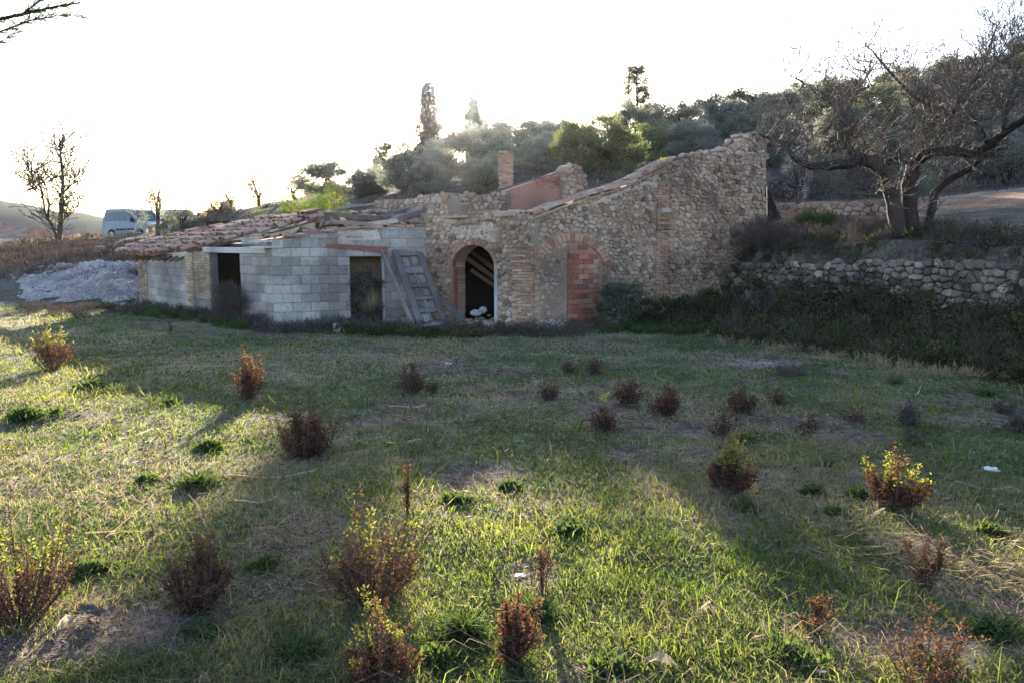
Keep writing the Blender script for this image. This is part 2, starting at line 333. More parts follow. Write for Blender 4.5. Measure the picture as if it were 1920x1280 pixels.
# ------------------------------------------------------------------ ground
def scal(u, v, ru, rv):  # patch helper: world centre and radii from pixel patch
    g = G(u, v); g2 = G(u, v - rv); return (g.x, g.y, ru / F * g.y, max(.15, abs(g2.y - g.y)))
DIRT = [scal(*q) for q in [(1130, 765, 60, 14), (1250, 800, 120, 16), (1500, 800, 110, 18), (1590, 825, 80, 10), (1420, 680, 70, 10), (1720, 1030, 70, 25), (1870, 1110, 90, 50),
        (560, 1000, 80, 30), (250, 1165, 160, 50), (560, 1105, 90, 25), (1000, 1075, 60, 20), (1330, 850, 60, 10), (900, 890, 90, 25), (1100, 1270, 120, 30), (1700, 1200, 150, 40), (1880, 780, 60, 20), (1000, 745, 40, 10), (80, 1230, 160, 40), (1180, 850, 50, 15)]]
def dirtf(x, y):
    d = np.zeros(np.shape(x))
    wob = (fbm(x * 2.2, y * 2.2, 31) - .5) * 1.6
    for cx, cy, rx, ry in DIRT:
        d = np.maximum(d, np.clip(1.5 - np.hypot((x - cx) / rx, (y - cy) / ry) + wob, 0, 1))
    n = fbm(x * .9, y * .9, 41)
    return np.clip(np.maximum(d, (n - .62) * 6), 0, 1)
def dryf(x, y):
    return np.clip((fbm(x * .55, y * .55, 21) - .45) * 3.2 + (fbm(x * 3, y * 3, 23) - .5) * 1.4, 0, 1)
def lerp(a, b, t): return a + (np.array(b) - a) * t[:, None]
def build_ground():
    rr = [0.0] + list(np.geomspace(.5, 70, 430)) + list(np.geomspace(75, 3000, 40))
    th = np.concatenate([np.linspace(-180, -48, 30)[:-1], np.linspace(-48, 48, 420), np.linspace(48, 180, 30)[1:-1]])
    th = np.radians(th); n = len(th); rr = np.array(rr)
    Rr, Th = np.meshgrid(rr, th, indexing='ij'); x = (Rr * np.sin(Th)).ravel(); y = (Rr * np.cos(Th)).ravel(); z = Ht(x, y)
    z += (fbm(x * 6, y * 6, 51, 3) - .5) * .05 * np.clip(dirtf(x, y), .2, 1) * (y < 25)
    i = np.arange(len(rr) - 1)[:, None] * n; j = np.arange(n)[None, :]
    a = i + j; b = i + (j + 1) % n
    q = np.stack([a, a + n, b + n, b], -1).reshape(-1, 4)
    me = bpy.data.meshes.new('ground'); me.vertices.add(len(x)); me.vertices.foreach_set('co', np.stack([x, y, z], 1).ravel().astype(np.float32))
    me.loops.add(q.size); me.loops.foreach_set('vertex_index', q.ravel().astype(np.int32)); me.polygons.add(len(q)); me.polygons.foreach_set('loop_start', (np.arange(len(q)) * 4).astype(np.int32))
    me.update(calc_edges=True)
    me.polygons.foreach_set('use_smooth', [True] * len(q))
    c = np.tile(np.array([.13, .13, .085]), (len(x), 1))
    c = lerp(c, (.24, .20, .145), dryf(x, y)); c = lerp(c, (.15, .11, .09), dirtf(x, y))
    pale = np.clip(1.4 - np.hypot((x - DIRT[4][0]) / (DIRT[4][2] * .8), (y - DIRT[4][1]) / .5), 0, 1); c = lerp(c, (.42, .36, .30), pale * .8)
    ins, d = lowmask(x, y); hill = np.where(ins, 0, np.clip(d / .4, 0, 1)) * np.clip((y - 10) / 3, 0, 1)
    nn = fbm(x * .25, y * .25, 61); hc = lerp(np.tile(np.array([.15, .125, .11]), (len(x), 1)), (.10, .095, .065), np.clip((nn - .35) * 3, 0, 1))
    u = 960 + F * x / np.maximum(y, .5)
    org = np.clip((u - 1380) / 60, 0, 1) * np.clip((y - 20.2) / .6, 0, 1) * np.clip((26 - y) / 1.5, 0, 1)
    hc = lerp(hc, (.34, .20, .12), org * np.clip(fbm(x * .8, y * .8, 71) * 2 - .3, 0, 1))
    path = np.clip(1 - np.abs(y - 25.3) / .6, 0, 1) * (u > 1380); hc = lerp(hc, (.42, .38, .34), path)
    far = np.clip((y - 75) / 40, 0, 1); hc = lerp(hc, (.18, .17, .13), far)
    c = lerp(c, (0, 0, 0), hill) + hc * hill[:, None]
    inh = ins & (y > 17.6) & (x > -10.5) & (x < 6) & (y > 0.03)
    c = lerp(c, (.035, .03, .026), (ins & ((y > 19.2) | ((x > -1.9) & (y > 17.9 + np.maximum(0, x * .7)))) & (x > -9.5 + np.clip(23 - y, 0, 9)) & (y < 26)) * 1.0)  # floor inside the footprint coloured near-black to stand in for indoor shade
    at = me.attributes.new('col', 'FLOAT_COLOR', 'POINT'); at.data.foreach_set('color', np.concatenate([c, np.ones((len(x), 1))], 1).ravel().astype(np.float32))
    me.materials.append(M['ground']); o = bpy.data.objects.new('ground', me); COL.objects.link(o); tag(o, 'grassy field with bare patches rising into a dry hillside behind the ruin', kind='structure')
build_ground()

def far_hills():
    vs = []; fs = []; n = 60
    for k, (a0, a1, dist, hh) in enumerate([(-52, -20, 620, 34), (-62, -38, 900, 70)]):
        b = len(vs)
        for i in range(n + 1):
            a = R(a0 + (a1 - a0) * i / n); t = i / n; e = math.sin(t * math.pi) ** .5 if 0 < t < 1 else 0
            h = hh * e * (.6 + .7 * float(fbm(t * 5, k * 3.3, 81)))
            for (dd, zz) in ((0, -6), (60, h * .6 - 3), (140, h - 2), (260, -6)):
                vs.append(((dist + dd) * math.sin(a), (dist + dd) * math.cos(a), zz))
        for i in range(n):
            for j in range(3):
                p = b + i * 4 + j; fs.append((p, p + 4, p + 5, p + 1))
    m = MB(); m.add(vs, fs, .3); m.build('distant_hills', M['olive'], kind='structure', smooth=True)
far_hills()

# ------------------------------------------------------------------ walls
class Wall:
    def __init__(s, p0, p1):
        s.p0 = V(p0[0], p0[1], 0); p1 = V(p1[0], p1[1], 0); s.X = (p1 - s.p0); s.L = s.X.length; s.X.normalize()
        s.N = V(s.X.y, -s.X.x, 0)
        if s.N.dot(-s.p0) < 0: s.N = -s.N
        s.Z = V(0, 0, 1)
    def px(s, u, v):
        r = Vector(ray(u, v)); o = V(0, 0, CZ); k = (s.p0 - o).dot(s.N) / r.dot(s.N); p = o + r * k
        return ((p - s.p0).dot(s.X), p.z)
    def pt(s, a, z, d=0): return s.p0 + s.X * a + s.Z * z + s.N * d
    def box(s, m, s0, s1, z0, z1, d0, d1, r=None, jit=0, ch=0): m.frame_box(s.p0, s.X, s.N, s.Z, s0, s1, d0, d1, z0, z1, r, jit, ch)
    def core(s, name, outline, holes, t, mat, parent, **k):
        loops = [outline] + list(holes); tris = tessellate_polygon([[V(a, b, 0) for a, b in lp] for lp in loops])
        pts = [q for lp in loops for q in lp]; n = len(pts); vs = [s.pt(a, b, 0) for a, b in pts] + [s.pt(a, b, -t) for a, b in pts]
        fs = []
        for tr in tris: fs.append(tuple(tr)); fs.append(tuple(i + n for i in tr[::-1]))
        o = 0
        for lp in loops:
            for i in range(len(lp)):
                a = o + i; b = o + (i + 1) % len(lp); fs.append((a, b, b + n, a + n))
            o += len(lp)
        m = MB(); m.add(vs, fs, .5); return m.build(name, mat, parent, **k)
def ragged(W, poly, amp=.04, n=7, seed=1):
    rd = random.Random(seed); out = []
    for i in range(len(poly)):
        a, b = poly[i], poly[(i + 1) % len(poly)]
        for k in range(n):
            t = k / n; out.append((a[0] + (b[0] - a[0]) * t + rd.uniform(-amp, amp), a[1] + (b[1] - a[1]) * t + rd.uniform(-amp, amp)))
    return out
def patch(W, poly, d, name, mat, parent, amp=.04, seed=1):
    q = ragged(W, poly, amp, 7, seed); tr = tessellate_polygon([[V(a, b, 0) for a, b in q]]); m = MB(); m.add([W.pt(a, b, d + .006 * math.sin(i * 1.7)) for i, (a, b) in enumerate(q)], [tuple(t) for t in tr]); return m.build(name, mat, parent)
def inpoly(p, poly):
    x, y = p; c = False; n = len(poly)
    for i in range(n):
        x1, y1 = poly[i]; x2, y2 = poly[i - 1]
        if (y1 > y) != (y2 > y) and x < (x2 - x1) * (y - y1) / (y2 - y1) + x1: c = not c
    return c
def interp(pts, x):
    if x <= pts[0][0]: return pts[0][1]
    for (a, b), (c, d) in zip(pts[:-1], pts[1:]):
        if x <= c: return b + (d - b) * (x - a) / (c - a)
    return pts[-1][1]
def cells(s0, s1, z0, z1, w, h, test, skip=.12, seed=1):
    rd = random.Random(seed); an = w / h * .85; seeds = []; z = z0 - h; row = 0
    while z < z1 + h:
        x = s0 - w - rd.random() * w
        while x < s1 + w:
            if rd.random() > skip: seeds.append((x + rd.uniform(-.2, .2) * w, (z + rd.uniform(-.38, .38) * h) * an))
            x += w * rd.uniform(.65, 1.4)
        z += h * rd.uniform(.8, 1.2)
    grid = {}; g = w * 1.3
    for i, p in enumerate(seeds): grid.setdefault((int(p[0] // g), int(p[1] // g)), []).append(i)
    out = []
    for i, p in enumerate(seeds):
        if not test(p[0], p[1] / an): continue
        nb = []; gx, gy = int(p[0] // g), int(p[1] // g)
        for a in (-2, -1, 0, 1, 2):
            for b in (-2, -1, 0, 1, 2): nb += grid.get((gx + a, gy + b), [])
        nb = sorted((j for j in nb if j != i), key=lambda j: (seeds[j][0] - p[0]) ** 2 + (seeds[j][1] - p[1]) ** 2)[:14]
        r = w * 1.1; poly = [(p[0] - r, p[1] - r), (p[0] + r, p[1] - r), (p[0] + r, p[1] + r), (p[0] - r, p[1] + r)]
        for j in nb:
            q = seeds[j]; mx, my = (p[0] + q[0]) / 2, (p[1] + q[1]) / 2; dx, dy = q[0] - p[0], q[1] - p[1]; new = []
            for k in range(len(poly)):
                A_, B_ = poly[k - 1], poly[k]; da = (A_[0] - mx) * dx + (A_[1] - my) * dy; db = (B_[0] - mx) * dx + (B_[1] - my) * dy
                if (da <= 0) != (db <= 0):
                    t = da / (da - db); new.append((A_[0] + (B_[0] - A_[0]) * t, A_[1] + (B_[1] - A_[1]) * t))
                if db <= 0: new.append(B_)
            poly = new
            if len(poly) < 3: break
        if len(poly) < 3: continue
        poly = [(a, b / an) for a, b in poly]; ar = abs(sum(poly[k - 1][0] * poly[k][1] - poly[k][0] * poly[k - 1][1] for k in range(len(poly)))) / 2
        out.append((ar, poly))
    return out
def stone(m, W, poly, depth, gap, rd):
    n = len(poly); cx = sum(p[0] for p in poly) / n; cz = sum(p[1] for p in poly) / n
    pts = []
    for k in range(n):
        a, b = poly[k], poly[(k + 1) % n]; e = math.hypot(b[0] - a[0], b[1] - a[1])
        if e < .012: continue
        pts.append((a[0] * .78 + b[0] * .22, a[1] * .78 + b[1] * .22)); pts.append((a[0] * .22 + b[0] * .78, a[1] * .22 + b[1] * .78))
    if len(pts) < 5: return
    rad = sum(math.hypot(p[0] - cx, p[1] - cz) for p in pts) / len(pts); k0 = max(.5, 1 - gap / max(rad, .02)); n = len(pts)
    tx, tz = rd.uniform(-.25, .25), rd.uniform(-.25, .25); dp = depth * rd.uniform(.45, 1.15); vs = []
    ox, oz = rd.uniform(-.2, .2) * rad, rd.uniform(-.2, .2) * rad
    for sc, dd in ((k0, -.045), (k0 * .96, dp * .6), (k0 * .76, dp)):
        for (a, b) in pts:
            j = rd.uniform(.94, 1.06) * sc; x = (a - cx) * j; z = (b - cz) * j
            if sc < k0 * .8: x += ox; z += oz
            vs.append(W.pt(cx + x, cz + z, dd + (x * tx + z * tz if dd > 0 else 0)))
    vs.append(W.pt(cx + ox, cz + oz, dp * 1.03)); fs = []
    for r in range(2):
        for k in range(n):
            a = r * n + k; b = r * n + (k + 1) % n; fs.append((a, b, b + n, a + n))
    for k in range(n): fs.append((2 * n + k, 2 * n + (k + 1) % n, 3 * n))
    m.add(vs, fs, rd.random())
def stonework(W, cs, nsingle, depth, gap, parent, mat, seed=3, name='stone'):
    rd = random.Random(seed); cs = sorted(cs, key=lambda c: -c[0])
    for ar, poly in cs[:nsingle]:
        m = MB(); stone(m, W, poly, depth, gap, rd)
        if m.v: m.build(name, mat, parent, center=True)
    m = MB()
    for ar, poly in cs[nsingle:]: stone(m, W, poly, depth, gap, rd)
    if m.v: m.build('small_stones', mat, parent, kind='stuff')
def rock(m, c, rx, ry, rz, rd=random, r=None):
    import itertools
    vs = []; fs = []; n = 7
    rings = [(-1, 0), (-.55, .8), (.1, 1), (.65, .7)]
    ph = rd.uniform(0, 6); 
    for (h, q) in rings[1:]:
        for k in range(n):
            a = ph + 2 * math.pi * k / n; j = rd.uniform(.75, 1.15) * q
            vs.append((c[0] + math.cos(a) * rx * j, c[1] + math.sin(a) * ry * j, c[2] + rz * h * rd.uniform(.85, 1.1)))
    vs.append((c[0], c[1], c[2] - rz)); vs.append((c[0], c[1], c[2] + rz))
    for r_ in range(2):
        for k in range(n): a = r_ * n + k; b = r_ * n + (k + 1) % n; fs.append((a, b, b + n, a + n))
    for k in range(n): fs.append(((k + 1) % n, k, 3 * n)); fs.append((2 * n + k, 2 * n + (k + 1) % n, 3 * n + 1))
    m.add(vs, fs, rd.random() if r is None else r)
def bricks(W, s0, s1, z0, z1, ch, bl, parent, mat, d=.02, test=None, name='brick', joint=.01, jit=.003, seed=5, limit=999, d0=-.03):
    rd = random.Random(seed); z = z0; row = 0; n = 0; rest = MB()
    while z < z1 - .01:
        x = s0 - (bl / 2 if row % 2 else 0)
        while x < s1 - .005:
            a, b = max(x, s0), min(x + bl - joint, s1)
            if b - a > .03 and (test is None or test((a + b) / 2, z + ch / 2)):
                m = MB() if n < limit else rest
                W.box(m, a, b, z, min(z + ch - joint, z1), d0, d + rd.uniform(-.012, .012), rd.random(), jit, .004)
                if m is not rest: m.build(name, mat, parent, center=True)
                n += 1
            x += bl
        z += ch; row += 1
    if rest.v: rest.build(name + 's', mat, parent, kind='stuff')

A = (-10.86, 23.5); B = (-5.18, 17.45); D = (-1.98, 18.75); C = (.46, 16.9); E = (6.62, 21.1)
# ---------- main stone farmhouse
farm = empty('ruined_farmhouse', (1.5, 19.5, -.15), 'roofless ruined stone farmhouse with arched doorway, sloping gable and brick chimney', 'ruin')
gw = Wall(C, E)
gtop = [gw.px(*p) for p in [(985, 402), (1000, 400), (1040, 388), (1100, 368), (1170, 347), (1240, 313), (1250, 306), (1290, 294), (1330, 288), (1372, 279), (1392, 262), (1405, 254), (1425, 252), (1438, 266)]]
gtop[0] = (0, gtop[0][1]); gtop[1] = (.15, gtop[1][1])
sE = gtop[-1][0]
outl = [(0, -.4), (sE, -.4), (sE, gtop[-1][1])] + [(a, b - .03) for a, b in gtop[::-1][1:]]
gcore = gw.core('gable_wall', outl, [], .5, M['mortar'], farm)
def arcpx(W, cu, cv, ru, rv, a0, a1, n): return [W.px(cu - ru * math.cos(R(a)), cv - rv * math.sin(R(a))) for a in np.linspace(a0, a1, n)]
ain = arcpx(gw, 1072, 512, 62, 60, 12, 168, 24); aout = arcpx(gw, 1072, 512, 76, 74, 12, 168, 24)
infill = [(gw.px(1010, 512)[0], -.4)] + ain + [(gw.px(1128, 512)[0], -.4)]
apoly = [(gw.px(1000, 512)[0], -.4)] + aout + [(gw.px(1142, 512)[0], -.4)]
s_p0, s_p1 = gw.px(1230, 450)[0], gw.px(1252, 450)[0]
def gtest(a, z):
    if not (0.02 < a < sE - .03 and -.3 < z < interp(gtop, a) - .02): return False
    if inpoly((a, z), apoly): return False
    if a < .14: return False
    if s_p0 - .03 < a < s_p1 + .03 and z < gw.px(1240, 340)[1]: return False
    return True
# two fabrics: finer stones left of the brick pier, a darker looser wall on the right
left = cells(0, s_p1, -.3, 4, .135, .088, lambda a, z: a < s_p1 and gtest(a, z), seed=11)
right = cells(s_p1, sE, -.3, 4.6, .15, .095, lambda a, z: a >= s_p1 and gtest(a, z), seed=12)
left = [c for c in left if random.random() < .9]
stonework(gw, left + right, 190, .042, .006, gcore, M['stone'])
# voussoirs
for k in range(23):
    a0, a1 = ain[k], ain[k + 1]; b0, b1 = aout[k], aout[k + 1]; m = MB(); vs = []
    for dd in (-.03, .035 + random.uniform(-.008, .008)):
        for p, q, t in ((a0, a1, .06), (a1, a0, .06), (b1, b0, .06), (b0, b1, .06)):
            vs.append(gw.pt(p[0] + (q[0] - p[0]) * t, p[1] + (q[1] - p[1]) * t, dd))
    m.add(vs, [(0, 1, 2, 3), (4, 7, 6, 5), (0, 4, 5, 1), (1, 5, 6, 2), (2, 6, 7, 3), (3, 7, 4, 0)]); m.build('arch_brick', M['archbrick'], gcore, center=True)
# plaster infill and bricked up part
m = MB(); pin = [(a, b) for a, b in infill if a < gw.px(1063, 500)[0]] + [(gw.px(1063, 460)[0], gw.px(1063, 455)[1]), (gw.px(1063, 500)[0], -.4)]
m.add([gw.pt(a, b, .012) for a, b in pin], [tuple(range(len(pin)))]); m.build('plaster_infill', M['mortar'], gcore)
for c_ in cells(pin[0][0], gw.px(1063, 500)[0], -.2, 2, .13, .08, lambda a, z: inpoly((a, z), pin) and a < gw.px(1060, 500)[0] and random.random() < .42, seed=14):
    m = MB(); stone(m, gw, c_[1], .03, .012, random)
    if m.v: m.build('infill_stone', M['stone'], gcore, center=True)
rp = [(a, b) for a, b in infill if a > gw.px(1064, 500)[0]]
rp = [(gw.px(1064, 500)[0], -.25)] + [gw.px(1064, 466)] + [gw.px(1075, 460), gw.px(1095, 461), gw.px(1112, 472), gw.px(1120, 490)] + [(gw.px(1121, 500)[0], -.25)]
bricks(gw, rp[0][0], rp[-1][0], -.22, 1.75, .108, .285, gcore, M['redbrick'], d=.03, test=lambda a, z: inpoly((a, z), rp) or (z < 1.0), joint=.012, name='red_brick')
m = MB(); rc = rp + []; 
for (u0, u1) in ((1121, 1129),): gw.box(m, gw.px(u0, 540)[0], gw.px(u1, 540)[0], -.3, gw.px(1125, 500)[1], -.01, .022)
m.build('cement_edge', M['mortar'], gcore)
m = MB(); m.add([gw.pt(a, b, .006) for a, b in rp], [tuple(range(len(rp)))]); m.build('brick_joint', M['joint'], gcore)
bricks(gw, 0.0, .15, -.25, gw.px(1000, 470)[1], .062, .17, gcore, M['brick'], d=.035, seed=6, jit=.006)
bricks(gw, gw.px(1001, 540)[0] + .02, gw.px(1009, 540)[0] + .01, -.2, gw.px(1004, 500)[1], .062, .2, gcore, M['ochre'], d=.03, seed=7, jit=.005)
bricks(gw, s_p0, s_p1, gw.px(1240, 560)[1], gw.px(1240, 345)[1], .062, .24, gcore, M['brick'], d=.05, seed=8, jit=.006)
bricks(gw, gw.px(1130, 540)[0], gw.px(1142, 540)[0], -.1, gw.px(1135, 500)[1], .062, .2, gcore, M['brick'], d=.03, seed=9, jit=.005)
patch(gw, [gw.px(*p) for p in [(1100, 382), (1228, 331), (1232, 350), (1205, 352), (1160, 368), (1130, 380)]], .03, 'plaster_patch', M['plaster'], gcore, .05, 2)
patch(gw, [gw.px(*p) for p in [(1012, 600), (1060, 600), (1060, 618), (1015, 622)]], .03, 'plaster_patch', M['plaster'], gcore, .03, 3)
# coping: slabs and roof tiles along the gable
def tile(m, a, b, r0, r1, up, rr=None, thick=.012, n=6):
    """half round clay tile from a to b"""
    a = Vector(a); b = Vector(b); d = (b - a).normalized(); x = d.cross(up).normalized(); z = x.cross(d); vs = []
    for (p, r) in ((a, r0), (b, r1)):
        for rr_ in (r, r - thick):
            for k in range(n + 1):
                t = math.pi * k / n; vs.append(p + x * math.cos(t) * rr_ + z * math.sin(t) * rr_ * .8)
    q = n + 1; fs = []
    for k in range(n):
        fs.append((k, k + 1, 2 * q + k + 1, 2 * q + k)); fs.append((q + k, 3 * q + k, 3 * q + k + 1, q + k + 1))
        fs.append((k, q + k, q + k + 1, k + 1)); fs.append((2 * q + k, 2 * q + k + 1, 3 * q + k + 1, 3 * q + k))
    m.add(vs, fs, rr)
def along(pts, W, step):
    out = []; x = pts[0][0]
    while x < pts[-1][0]: out.append((x, interp(pts, x))); x += step
    return out
cop = [q for q in gtop if q[0] < gw.px(1252, 306)[0] + .01]
for dd in (-.02, -.2, -.38):
    pl = along(cop, gw, .27)
    for (a, z), (b, z2) in zip(pl[:-1], pl[1:]):
        m = MB(); j = random.uniform(-.015, .015)
        tile(m, gw.pt(a - .05, z - .01 + j, dd + random.uniform(-.02, .02)), gw.pt(b + .02, z2 + .015 + j, dd), .095, .08, V(0, 0, 1)); m.build('coping_tile', M['tile'], gcore, center=True)
pl = along(cop, gw, .33)
for (a, z), (b, z2) in zip(pl[:-1], pl[1:]):
    m = MB(); vs = []
    for dd in (-.05, .09): vs += [gw.pt(a, z - .07, dd), gw.pt(b - .015, z2 - .07, dd), gw.pt(b - .015, z2 - .035, dd), gw.pt(a, z - .035, dd)]
    m.add(vs, [(0, 3, 2, 1), (4, 5, 6, 7), (0, 1, 5, 4), (3, 7, 6, 2), (0, 4, 7, 3), (1, 2, 6, 5)]); m.build('coping_slab', M['brick'], gcore, center=True)
m = MB(); rd = random.Random(4)
for x in np.arange(gw.px(1252, 306)[0], sE, .13):
    z = interp(gtop, x)
    for q in range(3): rock(m, gw.pt(x + rd.uniform(-.05, .05), z + rd.uniform(-.03, .05), -rd.uniform(0, .45)), rd.uniform(.07, .13), rd.uniform(.06, .12), rd.uniform(.04, .08), rd)
m.build('loose_top_stones', M['stone'], gcore, kind='stuff')
lo = np.array([list(gw.pt(*gw.px(u, 300), -.2)) for u in (1255, 1262, 1268)]); vv, rr = cloud(lo, .08, 30, .04, .02); o = np_mesh('yellow_plant', vv, Q4, rr, M['moss'], gcore)
m = MB(); a, z = gw.px(1237, 398); gw.box(m, a, a + .3, z, z + .09, -.02, .07, .95); m.build('pale_projecting_stone', M['concrete'], gcore)
# north end face of the gable (end wall turning back)
ew = Wall((6.1, 21.3), (4.3, 24.0))
ez = gtop[-1][1]
ec = ew.core('back_end_wall', [(.1, -.3), (ew.L, -.3), (ew.L, 3.4), (.1, ez - .1)], [], .5, M['mortar'], farm)

# front wall with arched doorway
fw = Wall(D, C)
ftop = [fw.px(*p) for p in [(800, 398), (806, 372), (830, 366), (846, 384), (856, 408), (880, 404), (910, 401), (935, 404), (960, 404), (985, 400)]] 
sC = fw.L; ftop = [(max(0, a), b) for a, b in ftop if a < sC]; ftop[0] = (0, ftop[0][1]); ftop.append((sC, gtop[0][1] - .02))
darc = arcpx(fw, 888, 505, 40, 46, 6, 174, 20); dL = darc[0][0]; dR = darc[-1][0]
hole = [(dL, -.35)] + darc + [(dR, -.35)]
fcore = fw.core('front_wall', [(0, -.4), (sC, -.4), (sC, ftop[-1][1])] + ftop[::-1][1:], [hole], .42, M['mortar'], farm)
dout = arcpx(fw, 888, 505, 46, 53, 6, 174, 20); dpoly = [(dout[0][0], -.4)] + dout + [(dout[-1][0], -.4)]
bx0 = fw.px(962, 540)[0]; bzt = fw.px(975, 462)[1]
def ftest(a, z): return .02 < a < sC - .02 and -.35 < z < interp(ftop, a) - .02 and not inpoly((a, z), dpoly) and not (a > bx0 and z < bzt) and not (a > sC - .12)
cs = cells(0, sC, -.3, 2.6, .135, .09, ftest, seed=21)
stonework(fw, cs, 100, .038, .007, fcore, M['stone'], seed=5)
for k in range(19):
    a0, a1 = darc[k], darc[k + 1]; b0, b1 = dout[k], dout[k + 1]; m = MB(); vs = []
    for dd in (-.1, .03 + random.uniform(-.006, .006)):
        for p, q in ((a0, a1), (a1, a0), (b1, b0), (b0, b1)): vs.append(fw.pt(p[0] + (q[0] - p[0]) * .06, p[1] + (q[1] - p[1]) * .06, dd))
    m.add(vs, [(0, 1, 2, 3), (4, 7, 6, 5), (0, 4, 5, 1), (1, 5, 6, 2), (2, 6, 7, 3), (3, 7, 4, 0)]); m.build('arch_brick', M['archbrick'], fcore, center=True)
bricks(fw, bx0, sC, -.2, bzt, .062, .25, fcore, M['brick'], d=.035, seed=22, jit=.008, test=lambda a, z: random.random() < .86)
bricks(fw, sC - .12, sC, bzt, 2.2, .08, .14, fcore, M['stone'], d=.035, seed=23, jit=.008, name='corner_stone')
# bricks lining the left reveal, red door frame
z = -.15
while z < darc[0][1] + .22:
    m = MB(); fw.box(m, dL + .002, dL + .022 + random.uniform(0, .008), z, z + .052, -.415, -.12, None, .003); m.build('jamb_brick', M['ochre'], fcore, center=True); z += .062
m = MB(); fw.box(m, dL + .002, dL + .05, .15, darc[0][1] - .02, -.115, -.005); m.build('red_door_frame', M['redpaint'], fcore); m = MB(); fw.box(m, dR - .035, dR - .002, .5, darc[-1][1] - .02, -.1, -.01); m.build('red_door_frame', M['redpaint'], fcore)
m = MB(); fw.box(m, dR + .003, dR + .09, -.2, darc[-1][1] + .05, -.02, .03); m.build('whitewashed_edge', M['concrete'], fcore)
pp = [fw.px(*q) for q in [(858, 425), (905, 412), (935, 425), (930, 455), (905, 448), (885, 444), (862, 450)]]
patch(fw, pp, .022, 'plaster_patch', M['plaster'], fcore, .035, 4)
for (u0, u1, v, th, dd) in [(843, 884, 408, .05, .08), (858, 902, 418, .09, .05), (884, 935, 399, .07, -.05), (905, 925, 411, .06, .07), (930, 968, 403, .10, .1), (880, 910, 396, .05, -.2), (940, 965, 396, .06, -.25), (846, 862, 416, .08, .06)]:
    a, z = fw.px(u0, v); b, _ = fw.px(u1, v); m = MB(); fw.box(m, a, min(b, sC + .05), z - th / 2, z + th / 2, -.3 + dd, .04 + dd, None, .02, .015); m.build('broken_slab', M['stone'], fcore, center=True)
# interior: loft boards added unseen and a near-black wall, both for darkness; fallen rafters
cover = MB(); prv = random.Random(8)
m = MB(); m.add([(-1.9, 18.95, 1.98), (.5, 17.4, 1.98), (5.9, 21.2, 2.0), (3.2, 24.6, 2.0), (-2.2, 23.4, 1.98)], [(0, 1, 2, 3, 4)]); m.add([(-1.9, 18.95, 2.06), (.5, 17.4, 2.06), (5.9, 21.2, 2.08), (3.2, 24.6, 2.08), (-2.2, 23.4, 2.06)], [(0, 1, 2, 3, 4)])
m.build('unseen_cover_boards', M['brownwood'], farm)
iw = Wall((-2.0, 20.7), (1.3, 20.7)); ic = iw.core('added_dark_wall', [(0, -.3), (3.3, -.3), (3.3, 1.97), (0, 1.97)], [], .3, M['shadewall'], farm)
for (a, b, w) in [((-1.15, 18.9, 2.0), (.45, 19.0, .75), .12), ((-1.35, 18.7, 1.5), (.5, 19.3, .15), .11), ((-.6, 18.4, 1.95), (.7, 18.6, 1.05), .1), ((-1.0, 19.5, 1.0), (.3, 19.6, .1), .1), ((-1.5, 19.9, 1.8), (.2, 20.1, .5), .1), ((-.2, 19.2, .1), (-.15, 19.2, 1.1), .08)]:
    m = MB(); m.bar(a, b, w, w * .9, None, .01); m.build('fallen_rafter', M['brownwood'], farm, center=True)
# rear walls of the main house
rw = Wall((-3.9, 22.6), (-1.25, 21.4)); rtop = [rw.px(*p) for p in [(700, 384), (712, 374), (760, 374), (800, 369), (835, 361), (858, 363), (872, 370)]]
rtop = [(min(max(a, 0), rw.L), b) for a, b in rtop]
rcore = rw.core('rear_wall', [(0, -.3), (rw.L, -.3)] + [(rw.L, rtop[-1][1])] + [(a, b) for a, b in rtop[::-1] if 0 < a < rw.L] + [(0, rtop[0][1])], [], .45, M['mortar'], farm)
stonework(rw, cells(0, rw.L, 1.2, 3.2, .17, .12, lambda a, z: 0 < a < rw.L and 1.2 < z < interp(rtop, a), seed=31), 0, .06, .01, rcore, M['stone'])
rw2 = Wall((-1.25, 21.4), (-.18, 21.0)); t2 = [rw2.px(*p) for p in [(868, 364), (900, 366), (945, 360)]]
rcore2 = rw2.core('rear_wall', [(0, -.3), (rw2.L, -.3), (rw2.L, t2[2][1]), (t2[1][0], t2[1][1]), (0, t2[0][1])], [], .45, M['mortar'], farm)
stonework(rw2, cells(0, rw2.L, 1.5, 3.2, .16, .11, lambda a, z: 0 < a < rw2.L and 1.5 < z < interp(t2, a), seed=32), 0, .06, .01, rcore2, M['stone'])
# cross wall rising over the shed end (seen at u 760-850)
cw = Wall((-3.0, 20.6), (-1.55, 19.6)); t3 = [cw.px(*p) for p in [(765, 396), (790, 384), (815, 370), (848, 366), (866, 376)]]
ccore = cw.core('cross_wall', [(0, -.3), (cw.L, -.3), (cw.L, t3[-1][1])] + [(min(a, cw.L - .01), b) for a, b in t3[::-1][1:] if a > 0] + [(0, t3[0][1])], [], .4, M['plaster'], farm)
stonework(cw, cells(0, cw.L, 1.6, 3.2, .17, .12, lambda a, z: 0 < a < cw.L and 1.5 < z < interp(t3, a) and random.random() < .7, seed=33), 0, .05, .01, ccore, M['stone'])
